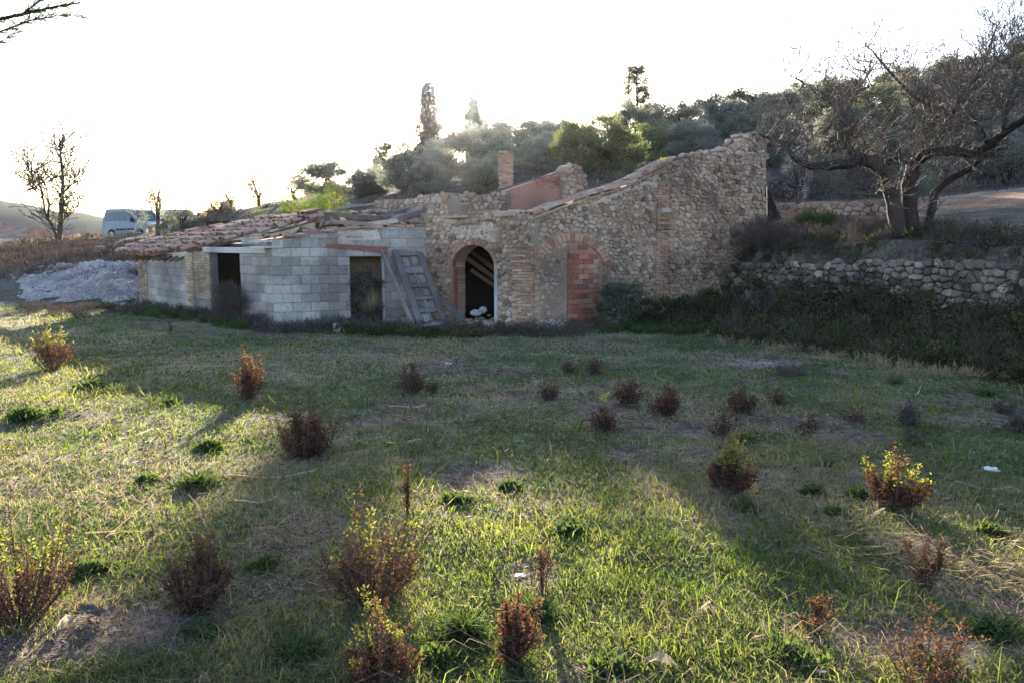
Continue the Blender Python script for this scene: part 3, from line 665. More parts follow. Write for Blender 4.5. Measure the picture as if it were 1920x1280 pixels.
# red plastered rear wall with pillar
pw = Wall((-.25, 21.3), (1.62, 22.6)); t4 = [pw.px(*p) for p in [(938, 364), (955, 356), (1000, 341), (1040, 328), (1060, 322)]]
pcore = pw.core('red_plaster_wall', [(0, -.3), (pw.L, -.3), (pw.L, t4[-1][1])] + [(a, b) for a, b in t4[::-1] if 0 < a < pw.L] + [(0, t4[0][1])], [], .3, M['redplaster'], farm)
bricks(pw, pw.px(1004, 340)[0], pw.px(1056, 340)[0], pw.px(1040, 352)[1], pw.px(1040, 330)[1], .062, .25, pcore, M['redbrick'], d=.012, seed=34, test=lambda a, z: z < interp(t4, a) and random.random() < .8)
qw = Wall(P(1058, 340, 22.2)[:2], P(1103, 340, 22.6)[:2]); t5 = [qw.px(*p) for p in [(1058, 322), (1066, 310), (1076, 308), (1090, 316), (1098, 332), (1103, 350)]]
qcore = qw.core('stone_pillar', [(0, -.3), (qw.L, -.3)] + [(min(max(a, 0), qw.L), b) for a, b in t5[::-1]], [], .5, M['mortar'], farm)
stonework(qw, cells(0, qw.L, 2, 4.2, .16, .11, lambda a, z: 0 < a < qw.L and 2 < z < interp(t5, a), seed=35), 24, .06, .008, qcore, M['stone'])
# chimney
cx0, cx1 = P(935, 320, 23.2), P(962, 320, 23.2); chz0 = 2.0; chz1 = P(948, 283, 23.2).z
chw = Wall(cx0[:2], cx1[:2]); ch = chw.core('chimney', [(.01, 1), (chw.L - .01, 1), (chw.L - .01, chz1 - .03), (.01, chz1 - .03)], [], .4, M['mortar'], farm)
bricks(chw, 0, chw.L, chz0, chz1, .062, .17, ch, M['brick'], d=.02, seed=36, jit=.012)
ch2 = Wall(cx1[:2], (cx1.x + .02, cx1.y + .4)); 
m = MB(); m.bar(P(925, 362, 21.8), P(1052, 324, 22.6), .1, .1); m.build('wooden_beam', M['wood'], farm)
for (a, b) in [((1000, 330, 22), (1000, 350, 22)), ((1122, 336, 20.5), (1121, 350, 20.5))]:
    m = MB(); m.bar(P(*a), P(*b), .03, .03); m.build('post_stub', M['wood'], farm)

# ---------- concrete block lean-to
shed = empty('block_shed', (-6, 19.5, -.2), 'low grey concrete block lean-to with sagging clay tile roof', 'shed')
lw = Wall(A, B); s_a = 0
z_eave = 1.30
lt = [(0, 1.22), (lw.px(355, 470)[0], 1.38), (lw.px(395, 467)[0], 1.44), (lw.L, lw.px(514, 452)[1])]
o0, o1 = lw.px(395, 530)[0], lw.px(452, 530)[0]; zo = lw.px(420, 474)[1]
lcore = lw.core('left_wall', [(0, -.35), (lw.L, -.35), (lw.L, lt[-1][1]), (o1, lt[2][1] + .1), (o0, lt[2][1]), (0, lt[0][1])], [[(o0, -.3), (o1, -.3), (o1, zo), (o0, zo)]], .2, M['joint'], shed)
rb = Wall(B, D)
rt = [rb.px(*p) for p in [(514, 452), (590, 437), (656, 431), (712, 427), (800, 425)]]; rt[0] = (0, rt[0][1]); rt[-1] = (rb.L, rt[-1][1])
r0, r1 = rb.px(657, 540)[0], rb.px(717, 540)[0]; zr = rb.px(690, 474)[1]
rbc = rb.core('right_wall', [(0, -.35), (rb.L, -.35)] + rt[::-1], [[(r0, -.3), (r1, -.3), (r1, zr), (r0, zr)]], .2, M['joint'], shed)
p0s, p1s, p2s = lw.px(277, 520)[0], lw.px(352, 520)[0], lw.px(366, 520)[0]
bricks(lw, 0, p0s, -.2, 1.24, .068, .3, lcore, M['ochre'], d=.04, seed=41, jit=.004)
bricks(lw, p1s, p2s, -.2, 1.38, .068, .3, lcore, M['ochre'], d=.06, seed=42, jit=.004)
bricks(lw, p2s + .01, o0, .25, 1.42, .068, .3, lcore, M['ochre'], d=.02, seed=43, jit=.004)
def blocks(W, s0, s1, z0, z1, top, parent, seed, ch=.2, bl=.4, hole=None, d=.012):
    rd = random.Random(seed); z = z0; row = 0
    while z < z1:
        x = s0 - (bl / 2 if row % 2 else 0)
        while x < s1 - .03:
            a, b = max(x, s0), min(x + bl - .009, s1)
            segs = [(a, b)]
            if hole and z + .1 < hole[2]:
                segs = []
                if a < hole[0]: segs.append((a, min(b, hole[0])))
                if b > hole[1]: segs.append((max(a, hole[1]), b))
            for a_, b_ in segs:
                tz = min(z + ch - .009, interp(top, (a_ + b_) / 2) - .005)
                if b_ - a_ > .04 and tz - z > .03:
                    m = MB(); W.box(m, a_, b_, z, tz, -.03, d + rd.uniform(-.005, .005), rd.random(), .0015, .006); m.build('concrete_block', M['block'], parent, center=True)
            x += bl
        z += ch; row += 1
blocks(lw, p0s + .01, p1s - .01, -.22, 1.3, [(0, 1.1), (p1s, 1.2)], lcore, 51, bl=.36)
blocks(lw, p2s + .01, o0, -.22, .24, [(0, .24), (9, .24)], lcore, 52)
blocks(lw, o1, lw.L, -.26, 1.62, [(0, 1.46), (lw.L, 1.50)], lcore, 53)
blocks(rb, .0, rb.L, -.26, 2.1, rt, rbc, 54, hole=(r0 - .005, r1 + .005, zr))
m = MB(); pl_ = [lw.px(*q) for q in [(280, 478), (352, 472), (352, 489), (280, 494)]]; m.add([lw.pt(a, b, .016) for a, b in pl_], [(0, 1, 2, 3)]); m.build('plaster_band', M['plaster'], lcore)
patch(rb, [rb.px(*q) for q in [(632, 437), (708, 430), (712, 454), (640, 456)]], .018, 'plaster_patch', M['plaster'], rbc, .05, 5)
# lintels
m = MB(); lw.box(m, lw.px(384, 466)[0], lw.px(500, 466)[0], zo - .005, zo + .13, -.05, .06, .9, .003, .01); m.build('concrete_lintel', M['concrete'], lcore)
m = MB(); a, z = lw.px(456, 459); lw.box(m, a, lw.px(481, 459)[0], z - .0, z + .15, -.1, .05, .7, .003, .01); m.build('loose_block', M['block'], lcore)
m = MB(); b0 = rb.px(530, 460)[0]; lz = rb.px(520, 465)[1]; rb.box(m, -.45, b0, lz, lz + .03, -.2, .05, .9); rb.box(m, b0 - .06, b0, lz + .031, lz + .16, -.2, .05, .9); rb.box(m, -.45, b0 - .061, lz + .13, lz + .16, -.2, .04, .9); m.build('precast_beam', M['concrete'], rbc)
m = MB(); a = rb.px(612, 465)[0]; b = rb.px(726, 465)[0]
m.add([rb.pt(a, rb.px(612, 464)[1], .035), rb.pt(b, rb.px(726, 476)[1], .035), rb.pt(b, rb.px(726, 463)[1], .035), rb.pt(a, rb.px(612, 457)[1], .035), rb.pt(a, rb.px(612, 464)[1], -.2), rb.pt(b, rb.px(726, 476)[1], -.2), rb.pt(b, rb.px(726, 463)[1], -.2), rb.pt(a, rb.px(612, 457)[1], -.2)],
      [(0, 1, 2, 3), (4, 7, 6, 5), (0, 4, 5, 1), (2, 6, 7, 3), (0, 3, 7, 4), (1, 5, 6, 2)]); m.build('red_lintel', M['lintel'], rbc)
m = MB(); rb.box(m, r1 - .002, r1 + .045, -.2, zr, -.05, .03); m.build('cement_jamb', M['concrete'], rbc)
# thin tiles on top of the block walls
for (W, tp, s0, s1, dd) in ((rb, rt, 0, rb.L, .04),):
    x = s0
    while x < s1 - .1:
        for lay in range(2):
            if random.random() < .8:
                m = MB(); z = interp(tp, x) + .028 * lay; W.box(m, x + random.uniform(-.02, .02), x + random.uniform(.18, .27), z, z + .024, -.24, dd + random.uniform(-.02, .03), None, .006); m.build('flat_tile', M['tile'], rbc, center=True)
        x += .27
# roof plane: rises at right angles to the left wall
An = V(A[0], A[1], 0); nrm = V(-(B[1] - A[1]), B[0] - A[0], 0).normalized(); SL = .36; ZE = 1.42; eav = lw.X
def rp_pt(u, v):
    r = Vector(ray(u, v)); o = V(0, 0, CZ); k = (ZE - CZ - SL * An.dot(nrm)) / (r.z - SL * (r.x * nrm.x + r.y * nrm.y)); return o + r * k
rpoly = [rp_pt(*q) for q in [(222, 471), (282, 451), (375, 432), (475, 414), (590, 400), (592, 408), (530, 425), (465, 441), (432, 450), (380, 460), (345, 470), (290, 474)]]
rloc = [((p - An).dot(eav), (p - An).dot(nrm)) for p in rpoly]
def roofz(t): return ZE + SL * t
m = MB(); vs = [(p.x, p.y, p.z - .07) for p in rpoly] + [(p.x, p.y, p.z - .10) for p in rpoly]; n_ = len(rpoly)
m.add(vs, [tuple(range(n_)), tuple(range(n_, 2 * n_))[::-1]] + [(i, (i + 1) % n_, (i + 1) % n_ + n_, i + n_) for i in range(n_)], .4); roof = m.build('roof', M['brownwood'], shed)
upn = (V(0, 0, 1) - nrm * SL).normalized(); sl_dir = (nrm + V(0, 0, SL)).normalized()
smin = min(a for a, b in rloc); smax = max(a for a, b in rloc); tmin = min(b for a, b in rloc); tmax = max(b for a, b in rloc)
rd = random.Random(77); cnt = 0; restm = MB(); tl = []
a = smin
while a < smax + .1:
    t = tmin - .1
    while t < tmax:
        if inpoly((a, t + .15), rloc) : tl.append((a, t))
        t += .31
    a += .185
tl.sort(key=lambda q: -(q[0]) + q[1] * .2)
for a, t in tl:
    ja, jt, jz = rd.uniform(-.025, .025), rd.uniform(-.06, .06), rd.uniform(-.025, .03)
    a0 = An + eav * (a + ja) + nrm * (t + jt) + V(0, 0, roofz(t + jt) + jz + .035); b0 = An + eav * (a + ja + rd.uniform(-.02, .02)) + nrm * (t + jt + .40) + V(0, 0, roofz(t + jt + .40) + jz - .01)
    if rd.random() < .05: continue
    m = MB() if cnt < 300 else restm; tile(m, a0, b0, .10, .08, upn, rd.random(), n=5)
    if cnt < 300: m.build('roof_tile', M['tile'], roof, center=True)
    cnt += 1
    # channel tile between the covers
    a1 = a0 + eav * .092 - upn * .02; b1 = b0 + eav * .092 - upn * .02; tile(restm, a1, b1, .08, .07, -upn, rd.random(), n=4)
restm.build('channel_tiles', M['tile'], roof, kind='stuff')
# eave rafters
for k in range(9):
    a = .1 + k * .42; m = MB(); m.bar(An + eav * a + nrm * -.25 + V(0, 0, roofz(-.25) - .15), An + eav * a + nrm * 1.2 + V(0, 0, roofz(1.2) - .15), .07, .08, None, .004); m.build('rafter', M['brownwood'], roof)
# plastered gable strip under the roof edge and dark hollow
gwl = Wall(rpoly[8][:2], rpoly[5][:2]); g5 = [gwl.px(*q) for q in [(430, 452), (590, 438), (592, 409), (530, 426), (465, 442), (432, 451)]]
gwl.core('roof_gable', g5, [], .12, M['plaster'], shed)
# hidden inner walls that keep the shed dark
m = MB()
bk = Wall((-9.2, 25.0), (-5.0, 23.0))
bk.box(m, -.3, bk.L + .3, -.3, 2.3, -.2, 0); m.build('back_wall', M['shadewall'], shed)
m = MB(); bk2 = Wall((-4.9, 22.9), (-2.2, 21.0)); bk2.box(m, 0, bk2.L, -.3, 2.2, -.2, 0); m.build('back_wall', M['shadewall'], shed)
m = MB(); bk3 = Wall((-11.3, 24.0), (-9.2, 25.1)); bk3.box(m, 0.4, bk3.L, -.3, 1.7, -.2, 0); m.build('back_wall', M['shadewall'], shed)
# collapsed lower roof: boards closing the middle of the shed
m = MB(); q_ = [V(-7.4, 21.2, 1.62), V(-5.3, 18.2, 1.62), V(-5.0, 17.75, 1.66), V(-2.1, 18.95, 1.98), V(-2.3, 21.0, 2.1), V(-4.9, 22.8, 2.1)]
m.add([p for p in q_] + [p - V(0, 0, .06) for p in q_], [tuple(range(6)), tuple(range(6, 12))[::-1]] + [(i, (i + 1) % 6, (i + 1) % 6 + 6, i + 6) for i in range(6)]); low_roof = m.build('collapsed_roof', M['brownwood'], shed)
rd = random.Random(19)
for k in range(70):
    a = rd.random(); b = rd.random(); p = q_[2].lerp(q_[3], a).lerp(q_[0].lerp(q_[4], a), b) + V(0, 0, .07 + rd.uniform(0, .08)); m = MB()
    if rd.random() < .5:
        d = V(rd.uniform(-1, 1), rd.uniform(-1, 1), rd.uniform(-.03, .03)).normalized() * .36; tile(m, p, p + d, .09, .075, V(0, 0, 1)); m.build('fallen_tile', M['tile'], low_roof, center=True)
    else:
        rock(m, p, rd.uniform(.08, .2), rd.uniform(.06, .15), rd.uniform(.05, .09), rd); m.build('rubble_stone', M['stone'], low_roof, center=True)
for (a, b, w, h, mt) in [((700, 412, 19.6), (786, 386, 20.6), .06, .06, 'wood'), ((735, 413, 19.3), (836, 383, 20.2), .14, .10, 'wood'), ((610, 404, 20.5), (716, 410, 19.6), .14, .12, 'brownwood'),
                     ((600, 398, 20.8), (668, 402, 20.4), .2, .05, 'wood'), ((628, 392, 21.5), (708, 382, 21.6), .3, .06, 'wood'), ((625, 416, 19.4), (700, 421, 19.0), .12, .08, 'tile'), ((690, 420, 19), (745, 414, 19.2), .16, .09, 'stone'), ((650, 386, 22), (712, 392, 21.8), .2, .12, 'wood'), ((600, 428, 19), (608, 410, 20), .07, .07, 'brownwood'), ((640, 412, 20), (655, 424, 19), .08, .1, 'stone')]:
    m = MB(); m.bar(P(*a), P(*b), w, h, None, .008); m.build('fallen_beam' if 'wood' in mt else 'broken_slab', M[mt], low_roof, center=True)
m = MB(); rd = random.Random(9)
for k in range(160):
    u = rd.uniform(600, 800); Y = rd.uniform(20.0, 22.0); vtop = 398 + (u - 600) * -.02
    p = P(u, rd.uniform(vtop, vtop + 26), Y); rock(m, p, rd.uniform(.05, .16), rd.uniform(.05, .14), rd.uniform(.03, .08), rd)
m.build('rubble', M['stone'], low_roof, kind='stuff')
# inner plaster wall seen through the right opening
m = MB(); iw2 = Wall((-4.6, 19.6), (-2.6, 19.9)); iw2.box(m, 0, iw2.L, -.3, 1.75, -.1, 0); m.build('inner_plaster_wall', M['plaster'], shed)

# ---------- leaning door
BL, BR, TL = P(784, 614, 17.15), P(842, 610, 17.5), P(722, 470, 18.35)
dX = (BR - BL); dwid = dX.length; dX.normalize(); dY = (TL - BL); dY = dY - dX * dY.dot(dX); dlen = dY.length; dY.normalize(); dN = dX.cross(dY)
if dN.y > 0: dN = -dN
door = empty('wooden_door', BL, 'weathered grey panelled wooden door leaning against the block wall', 'door')
def dbox(name, x0, x1, y0, y1, d0, d1, mt='wood'):
    m = MB(); m.frame_box(BL, dX, dN, dY, x0, x1, d0, d1, y0, y1, None, .002, .004); return m.build(name, M[mt], door, center=True)
sw = dwid * .2
dbox('stile', 0, sw, 0, dlen, -.025, .025); dbox('stile', dwid - sw, dwid, 0, dlen * .98, -.025, .025)
ys = [0, .10, .16, .29, .35, .47, .53, .66, .74, .90]
rails = [(0, .04), (.17, .21), (.33, .37), (.49, .54), (.68, .76), (.92, 1.0)]
for a, b in rails: dbox('rail', sw + .002, dwid - sw - .002, a * dlen, b * dlen, -.022, .022)
for (a, b) in zip(rails[:-1], rails[1:]):
    y0, y1 = a[1] * dlen, b[0] * dlen; mid = dwid / 2
    dbox('muntin', mid - .02, mid + .02, y0 + .002, y1 - .002, -.02, .018)
    for x0, x1 in ((sw + .03, mid - .035), (mid + .035, dwid - sw - .03)):
        if random.random() < .6: dbox('panel', x0, x1, y0 + .04, y1 - .05, -.015, .004)
m = MB(); m.bar(BL - dX * .08 + dN * -.03, TL - dX * .08 + dN * -.02, .05, .08, None, .003); m.build('edge_post', M['wood'], door)
m = MB(); m.bar(P(832, 562, 17.6), P(878, 612, 16.9), .12, .05, None, .006); m.build('fallen_plank', M['wood'], label='grey plank lying slantwise between the leaning door and the arched doorway', cat='plank')
# sack in the doorway
m = MB(); rock(m, P(893, 588, 17.9), .17, .14, .12); rock(m, P(906, 581, 17.95), .12, .12, .11)
o = m.build('white_sack', M['sack'], label='crumpled white sack lying in the arched doorway', cat='sack', center=True, smooth=True)
md = o.modifiers.new('s', 'SUBSURF'); md.levels = 3; md.render_levels = 3; tx = bpy.data.textures.new('crumple', 'CLOUDS'); tx.noise_scale = .09; md = o.modifiers.new('d', 'DISPLACE'); md.texture = tx; md.strength = .07; o.scale = (1, 1, .8)
m = MB(); rock(m, P(917, 592, 17.7), .05, .04, .03); m.build('yellow_rag', M['yelbush'], label='small yellow green rag beside the white sack in the doorway', cat='rag', center=True)
def heap(name, u0, u1, v0, v1, n, sz, lab, seed, mt='stone'):
    rd = random.Random(seed); m = MB()
    for k in range(n):
        g = G(rd.uniform(u0, u1), rd.uniform(v0, v1)); rock(m, (g.x, g.y, g.z + rd.uniform(0, sz)), rd.uniform(.5, 1.4) * sz, rd.uniform(.5, 1.3) * sz, rd.uniform(.4, .8) * sz, rd)
    m.build(name, M[mt], kind='stuff', label=lab)
heap('rubble', 868, 932, 602, 622, 110, .08, 'rubble of stones and plaster on the arched doorway threshold', 1)
heap('rubble', 780, 875, 608, 620, 30, .05, 'scattered stones at the foot of the leaning door', 2)
m = MB(); g = G(636, 622); m.frame_box(g, V(1, .1, 0).normalized(), V(-.1, 1, 0).normalized(), V(0, 0, 1), -.11, .11, -.1, .1, -.03, .17, .9, .006, .008); m.build('loose_block', M['concrete'], label='single pale concrete block on the grass before the shed doorway', cat='block', center=True)

# ---------- dry stone retaining wall on the right
ret = empty('retaining_wall', (7, 15, 1), 'long dry stone retaining wall under the bank right of the ruin', 'wall')
zt = 1.38; allc = []
for i, (a, b) in enumerate(zip(RW[:4], RW[1:5])):
    w_ = Wall(a, b); L = w_.L
    if i > 2: break
    top = [(0, 1.12), (L * .3, 1.20), (L * .6, 1.26), (L, 1.28)]
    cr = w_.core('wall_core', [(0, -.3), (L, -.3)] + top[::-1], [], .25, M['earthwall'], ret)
    cs = cells(0, L, 0, 1.6, .19, .12, lambda x, z: 0 < x < L and .1 < z < interp(top, x) + .03, seed=60 + i)
    if i < 2: stonework(w_, cs, 240 if i == 0 else 60, .09, .008, cr, M['drystone'], seed=i)
    else: stonework(w_, cs, 0, .09, .008, cr, M['drystone'], seed=i)
# low terrace wall higher up the bank
tw = empty('terrace_wall', P(1550, 390, 22.5), 'low pale stone terrace wall on the bank behind the almond tree', 'wall')
w_ = Wall(P(1446, 385, 24)[:2], P(1665, 385, 21.5)[:2]); g0 = min(w_.px(1500, 425)[1], 2.3); tp = [w_.px(*q) for q in [(1446, 387), (1500, 382), (1560, 379), (1620, 376), (1665, 374)]]
cr = w_.core('wall_core', [(0, g0 - .5), (w_.L, g0 - .3), (w_.L, tp[-1][1])] + tp[::-1][1:-1] + [(0, tp[0][1])], [], .3, M['mortar'], tw)
stonework(w_, cells(0, w_.L, g0 - .4, 3.6, .2, .12, lambda x, z: 0 < x < w_.L and g0 - .3 < z < interp(tp, x), seed=71), 0, .06, .01, cr, M['stone'])
# dark leaning slab between gable and bank
m = MB(); a = P(1438, 350, 22.0); b = P(1440, 418, 21.6); c = P(1466, 412, 21.4)
m.add([a, b, c, a + V(.02, .1, 0), b + V(0, .1, 0), c + V(0, .1, 0)], [(0, 1, 2), (3, 5, 4), (0, 2, 5, 3), (1, 4, 5, 2), (0, 3, 4, 1)]); m.build('leaning_slab', M['rubber'], label='dark triangular slab leaning at the right end of the gable', cat='slab', center=True)
# stone bank above the shed roof
m = MB(); rd = random.Random(5)
for k in range(420):
    u = rd.uniform(380, 545); Y = rd.uniform(28, 33); x = UX(u, Y); rock(m, (x, Y, H(x, Y) + rd.uniform(-.05, .25)), rd.uniform(.08, .2), rd.uniform(.08, .2), rd.uniform(.06, .13), rd)
m.build('stone_heap', M['drystone'], kind='stuff', label='long heap of grey stones on the bank above the shed roof')
# pale rock outcrop
def outcrop():
    nu, ny = 110, 70; vs = []; fs = []
    for j in range(ny):
        for i in range(nu):
            u = 5 + 275 * i / (nu - 1); Y = 23.4 + 6.2 * j / (ny - 1); x = UX(u, Y); e = min(i, nu - 1 - i) / (nu * .16); f_ = min(j, ny - 1 - j) / (ny * .16); e = min(1, e, f_)
            ridge = 1 - abs(float(fbm(x * .55 + Y * .35, Y * 1.6 - x * .5, 91)) * 2 - 1); s_ = float(fbm(x * 3, Y * 5, 92)); k_ = float(fbm(x * .5, Y * .5, 95))
            vs.append((x, Y, H(x, Y) + (-.42 + .42 * ridge ** 2 + .26 * s_ + .40 * k_ + .25 * min(1, max(0, (u - 60) / 150))) - .35 * (1 - e) - .10))
    for j in range(ny - 1):
        for i in range(nu - 1): a = j * nu + i; fs.append((a, a + 1, a + nu + 1, a + nu))
    m = MB(); m.add(vs, fs, .5); m.build('rock_outcrop', M['rock'], label='low pale limestone outcrop left of the shed', cat='rock')
outcrop()
# ------------------------------------------------------------------ trees
def branch(out, p, d, ln, r, lvl, rd, sp, up=.25, wig=.25, maxl=3):
    """grow a wandering limb; appends (points, radii, level)"""
    n = max(3, int(ln / sp['seg'])); pts = [Vector(p)]; rad = [r]; d = Vector(d).normalized()
    for i in range(n):
        d = (d + V(rd.gauss(0, wig), rd.gauss(0, wig), rd.gauss(0, wig) + up * .35)).normalized()
        pts.append(pts[-1] + d * (ln / n)); rad.append(max(sp['rmin'], r * (1 - .75 * (i + 1) / n)))
    out.append((pts, rad, lvl))
    if lvl < maxl:
        k = sp['kids'][lvl]
        for j in range(k):
            t = rd.uniform(.25, 1.0); i = min(n - 1, int(t * n)); q = pts[i].lerp(pts[i + 1], t * n - i if i < n else 0)
            ax = (pts[i + 1] - pts[i]).normalized(); s = ax.orthogonal().normalized(); s = Matrix.Rotation(rd.uniform(0, 6.283), 3, ax) @ s
            dd = ax * rd.uniform(.35, .9) + s * rd.uniform(.5, 1.0) + V(0, 0, up)
            branch(out, q, dd, ln * rd.uniform(*sp['ratio']), rad[i] * .6, lvl + 1, rd, sp, up, wig, maxl)
def tubes(brs, mat, name, parent, lv, kind=None, sides=(8, 6, 4, 3, 3)):
    m = MB()
    for pts, rad, l in brs:
        if l in lv: m.tube(pts, rad, sides[min(l, 4)], cap=l < 2)
    if m.v: return m.build(name, mat, parent, smooth=True, kind=kind)

def olive_proto(seed, mat='olive', h=3.6, w=3.4, n=95, per=200, trunk=True, ln=.19, dens_low=.1):
    rd = random.Random(seed); root = bpy.data.objects.new('olive_tree', None)
    cents = []; rads = []
    while len(cents) < n:
        a = rd.uniform(0, 6.283); q = rd.uniform(.25, 1) ** .5; zz = rd.uniform(dens_low, 1)
        prof = math.sin(min(1, (zz - dens_low) / (1 - dens_low) + .12) * math.pi * .84) ** .55 * (.8 + .25 * math.sin(a * 2 + seed) + .15 * math.sin(a * 5 + seed * 3))
        cents.append((math.cos(a) * q * prof * w / 2, math.sin(a) * q * prof * w / 2, zz * h * (.88 + .12 * math.sin(a * 3 + seed)))); rads.append(rd.uniform(.24, .56))
    vv, rr = cloud(cents, rads, per, ln * .8, ln * .27, up=.7, flat=1.0)
    return cents, vv, rr, rd
PROTOS = {}
def mk_proto(key, **k):
    mat = k.pop('mat', 'olive'); barkm = k.pop('bark', 'bark2'); cents, vv, rr, rd = olive_proto(**k)
    cr = np_mesh('crown', vv, Q4, rr, M[mat]); m = MB(); h = k.get('h', 3.6); base = V(0, 0, -.3); fork = V(rd.uniform(-.2, .2), rd.uniform(-.2, .2), h * .2)
    m.tube([base, base.lerp(fork, .5) + V(.06, 0, 0), fork], [.26, .19, .15], 7)
    for i in range(4):
        c = Vector(cents[rd.randrange(len(cents))]); mid = fork.lerp(c, .5) + V(rd.uniform(-.2, .2), rd.uniform(-.2, .2), .05); m.tube([fork - V(0, 0, .05), mid, c], [.11, .07, .025], 5)
    for i in range(14):
        c = Vector(cents[rd.randrange(len(cents))]); m.tube([fork.lerp(c, .3), fork.lerp(c, .65) + V(rd.uniform(-.15, .15), rd.uniform(-.15, .15), .1), c], [.035, .025, .012], 3)
    tr = m.build('trunk', M[barkm], smooth=True)
    for o in (cr, tr): COL.objects.unlink(o)
    PROTOS[key] = (cr.data, tr.data, h, k.get('w', 3.4))
for i in range(5): mk_proto('olive%d' % i, seed=100 + i)
mk_proto('yell0', seed=120, mat='olivey'); mk_proto('yell1', seed=121, mat='olivey', per=80)
mk_proto('dark0', seed=130, mat='dark', n=80); mk_proto('dark1', seed=131, mat='dark', n=80)
mk_proto('sparse0', seed=140, n=48, per=90, h=4); mk_proto('sparse1', seed=141, n=26, per=80, h=4, w=3)
mk_proto('pale0', seed=150, mat='paleleaf', n=50, per=60); mk_proto('bloom0', seed=160, mat='blossom', n=40, per=70, ln=.06, bark='bark'); mk_proto('bloom1', seed=161, mat='blossom', n=30, per=60, ln=.06, bark='bark')
mk_proto('ybush', seed=170, mat='yelbush', n=90, per=90, h=1.6, w=3.4, dens_low=.05, ln=.10)
mk_proto('bush0', seed=180, mat='scrub', n=60, per=70, h=1.4, w=2.2, dens_low=.05, ln=.12)
def place_tree(key, u, Y, vtop, wpx, label, name='olive_tree', cat='tree', group='olive trees on the hillside', sink=0):
    cm, tm, h, w = PROTOS[key]; x = UX(u, Y); z = H(x, Y) - sink; top = P(u, vtop, Y).z; hh = max(.8, top - z); ww = wpx / F * Y
    rt = empty(name, (x, Y, z), label, cat, group, rz=random.uniform(0, 6.28)); s = (ww / w, ww / w, hh / h)
    for nm, me in (('crown', cm), ('trunk', tm)):
        o = bpy.data.objects.new(nm, me); COL.objects.link(o); o.parent = rt; o.scale = s
    return rt
TREES = [
 ('olive0', 765, 40, 262, 128, 'round grey green olive right of the gap below the taller cypress'),
 ('olive1', 872, 39, 240, 150, 'wide olive tree standing directly left of the brick chimney'),
 ('olive2', 965, 47, 226, 140, 'tall olive on the skyline behind the brick chimney'),
 ('olive3', 1035, 49, 222, 110, 'olive on the skyline between chimney and the forked olive'),
 ('yell0', 1113, 32.5, 214, 165, 'forked dark trunked olive rising behind the gable slope with yellowish crown'),
 ('olive4', 1185, 46, 198, 120, 'olive below the lone thin pine on the skyline'),
 ('olive0', 1255, 48, 186, 130, 'olive crowning the ridge right of the lone thin pine'),
 ('olive2', 1335, 40, 184, 135, 'silvery olive behind the upper gable slope'),
 ('dark0', 1385, 54, 168, 120, 'dark evergreen tree on the ridge above the gable top'),
 ('olive1', 1440, 50, 170, 120, 'grey olive on the ridge above the right end of the gable'),
 ('olive3', 1500, 56, 150, 120, 'olive on the ridge left of the almond twigs'),
 ('dark1', 1560, 50, 146, 120, 'dark evergreen on the ridge seen through the almond twigs'),
 ('olive4', 1560, 38, 205, 130, 'silvery olive low on the slope behind the almond branches'),
 ('yell1', 1625, 44, 160, 130, 'yellowish olive mid slope seen through the almond crown'),
 ('dark0', 1660, 56, 130, 130, 'dark evergreen on the ridge above the almond tree'),
 ('olive0', 1700, 50, 128, 120, 'olive on the upper slope above the almond tree'),
 ('yell0', 1745, 40, 190, 120, 'yellow green young olive right of the almond trunks'),
 ('dark1', 1770, 56, 106, 140, 'dark evergreen on the ridge right of the almond tree'),
 ('olive2', 1810, 46, 140, 140, 'grey olive on the upper slope at the right'),
 ('yell1', 1860, 50, 105, 130, 'yellowish olive high on the slope near the right edge'),
 ('dark0', 1905, 56, 62, 150, 'dark evergreen on the ridge at the top right corner'),
 ('olive3', 1900, 42, 150, 140, 'olive on the slope at the right edge of the picture'),
 ('dark1', 1630, 33, 250, 110, 'dark shrubby tree just behind the almond trunks'),
 ('olive4', 1820, 33, 245, 120, 'grey green tree above the orange earth bank'),
 ('olive1', 605, 48, 302, 115, 'round olive on the bank above the yellow green bush'),
 ('sparse1', 560, 52, 318, 70, 'thin olive left of the round olive on the bank'),
 ('sparse0', 668, 50, 300, 60, 'thin brownish tree between two olives on the bank'),
 ('sparse0', 492, 51, 308, 60, 'bare limbed pruned olive with upright sprigs above the shed roof'),
 ('sparse1', 437, 49, 322, 50, 'small pruned olive farthest left on the bank above the shed roof'),
 ('olive2', 722, 52, 296, 70, 'olive left of the taller cypress on the skyline'),
 ('olive0', 820, 46, 262, 90, 'olive tree standing at the foot of the taller cypress'),
 ('olive4', 1010, 38, 262, 80, 'low grey olive behind the stone pillar of the ruin'),
 ('olive1', 925, 41, 262, 110, 'olive right behind the brick chimney'),
 ('pale0', 345, 44, 388, 110, 'pale leafed shrub on the bank right of the van'),
 ('olive3', 905, 34, 292, 100, 'low olive shrub straight left of the chimney foot'),
 ('olive0', 1015, 44, 250, 110, 'olive between the skyline olives and the stone pillar'),
 ('olive2', 1075, 43, 236, 100, 'olive just left of the forked yellowish olive'),
 ('yell1', 1215, 38, 232, 110, 'pale green olive right of the forked yellowish olive'),
 ('olive1', 1290, 36, 228, 110, 'olive directly above the middle of the gable slope'),
 ('olive4', 1385, 38, 212, 110, 'olive above the highest part of the gable wall'),
 ('olive0', 1450, 36, 222, 110, 'olive behind the right end of the gable wall'),
 ('olive3', 800, 34, 300, 100, 'low grey olive below the taller cypress'),
 ('olive4', 690, 44, 322, 90, 'low olive on the bank beyond the broken roof'),
]
for t in TREES: place_tree(*t)
place_tree('pale0', 303, 40, 342, 85, 'light leafed thin tree in front of the parked cars', 'young_tree', group=None)
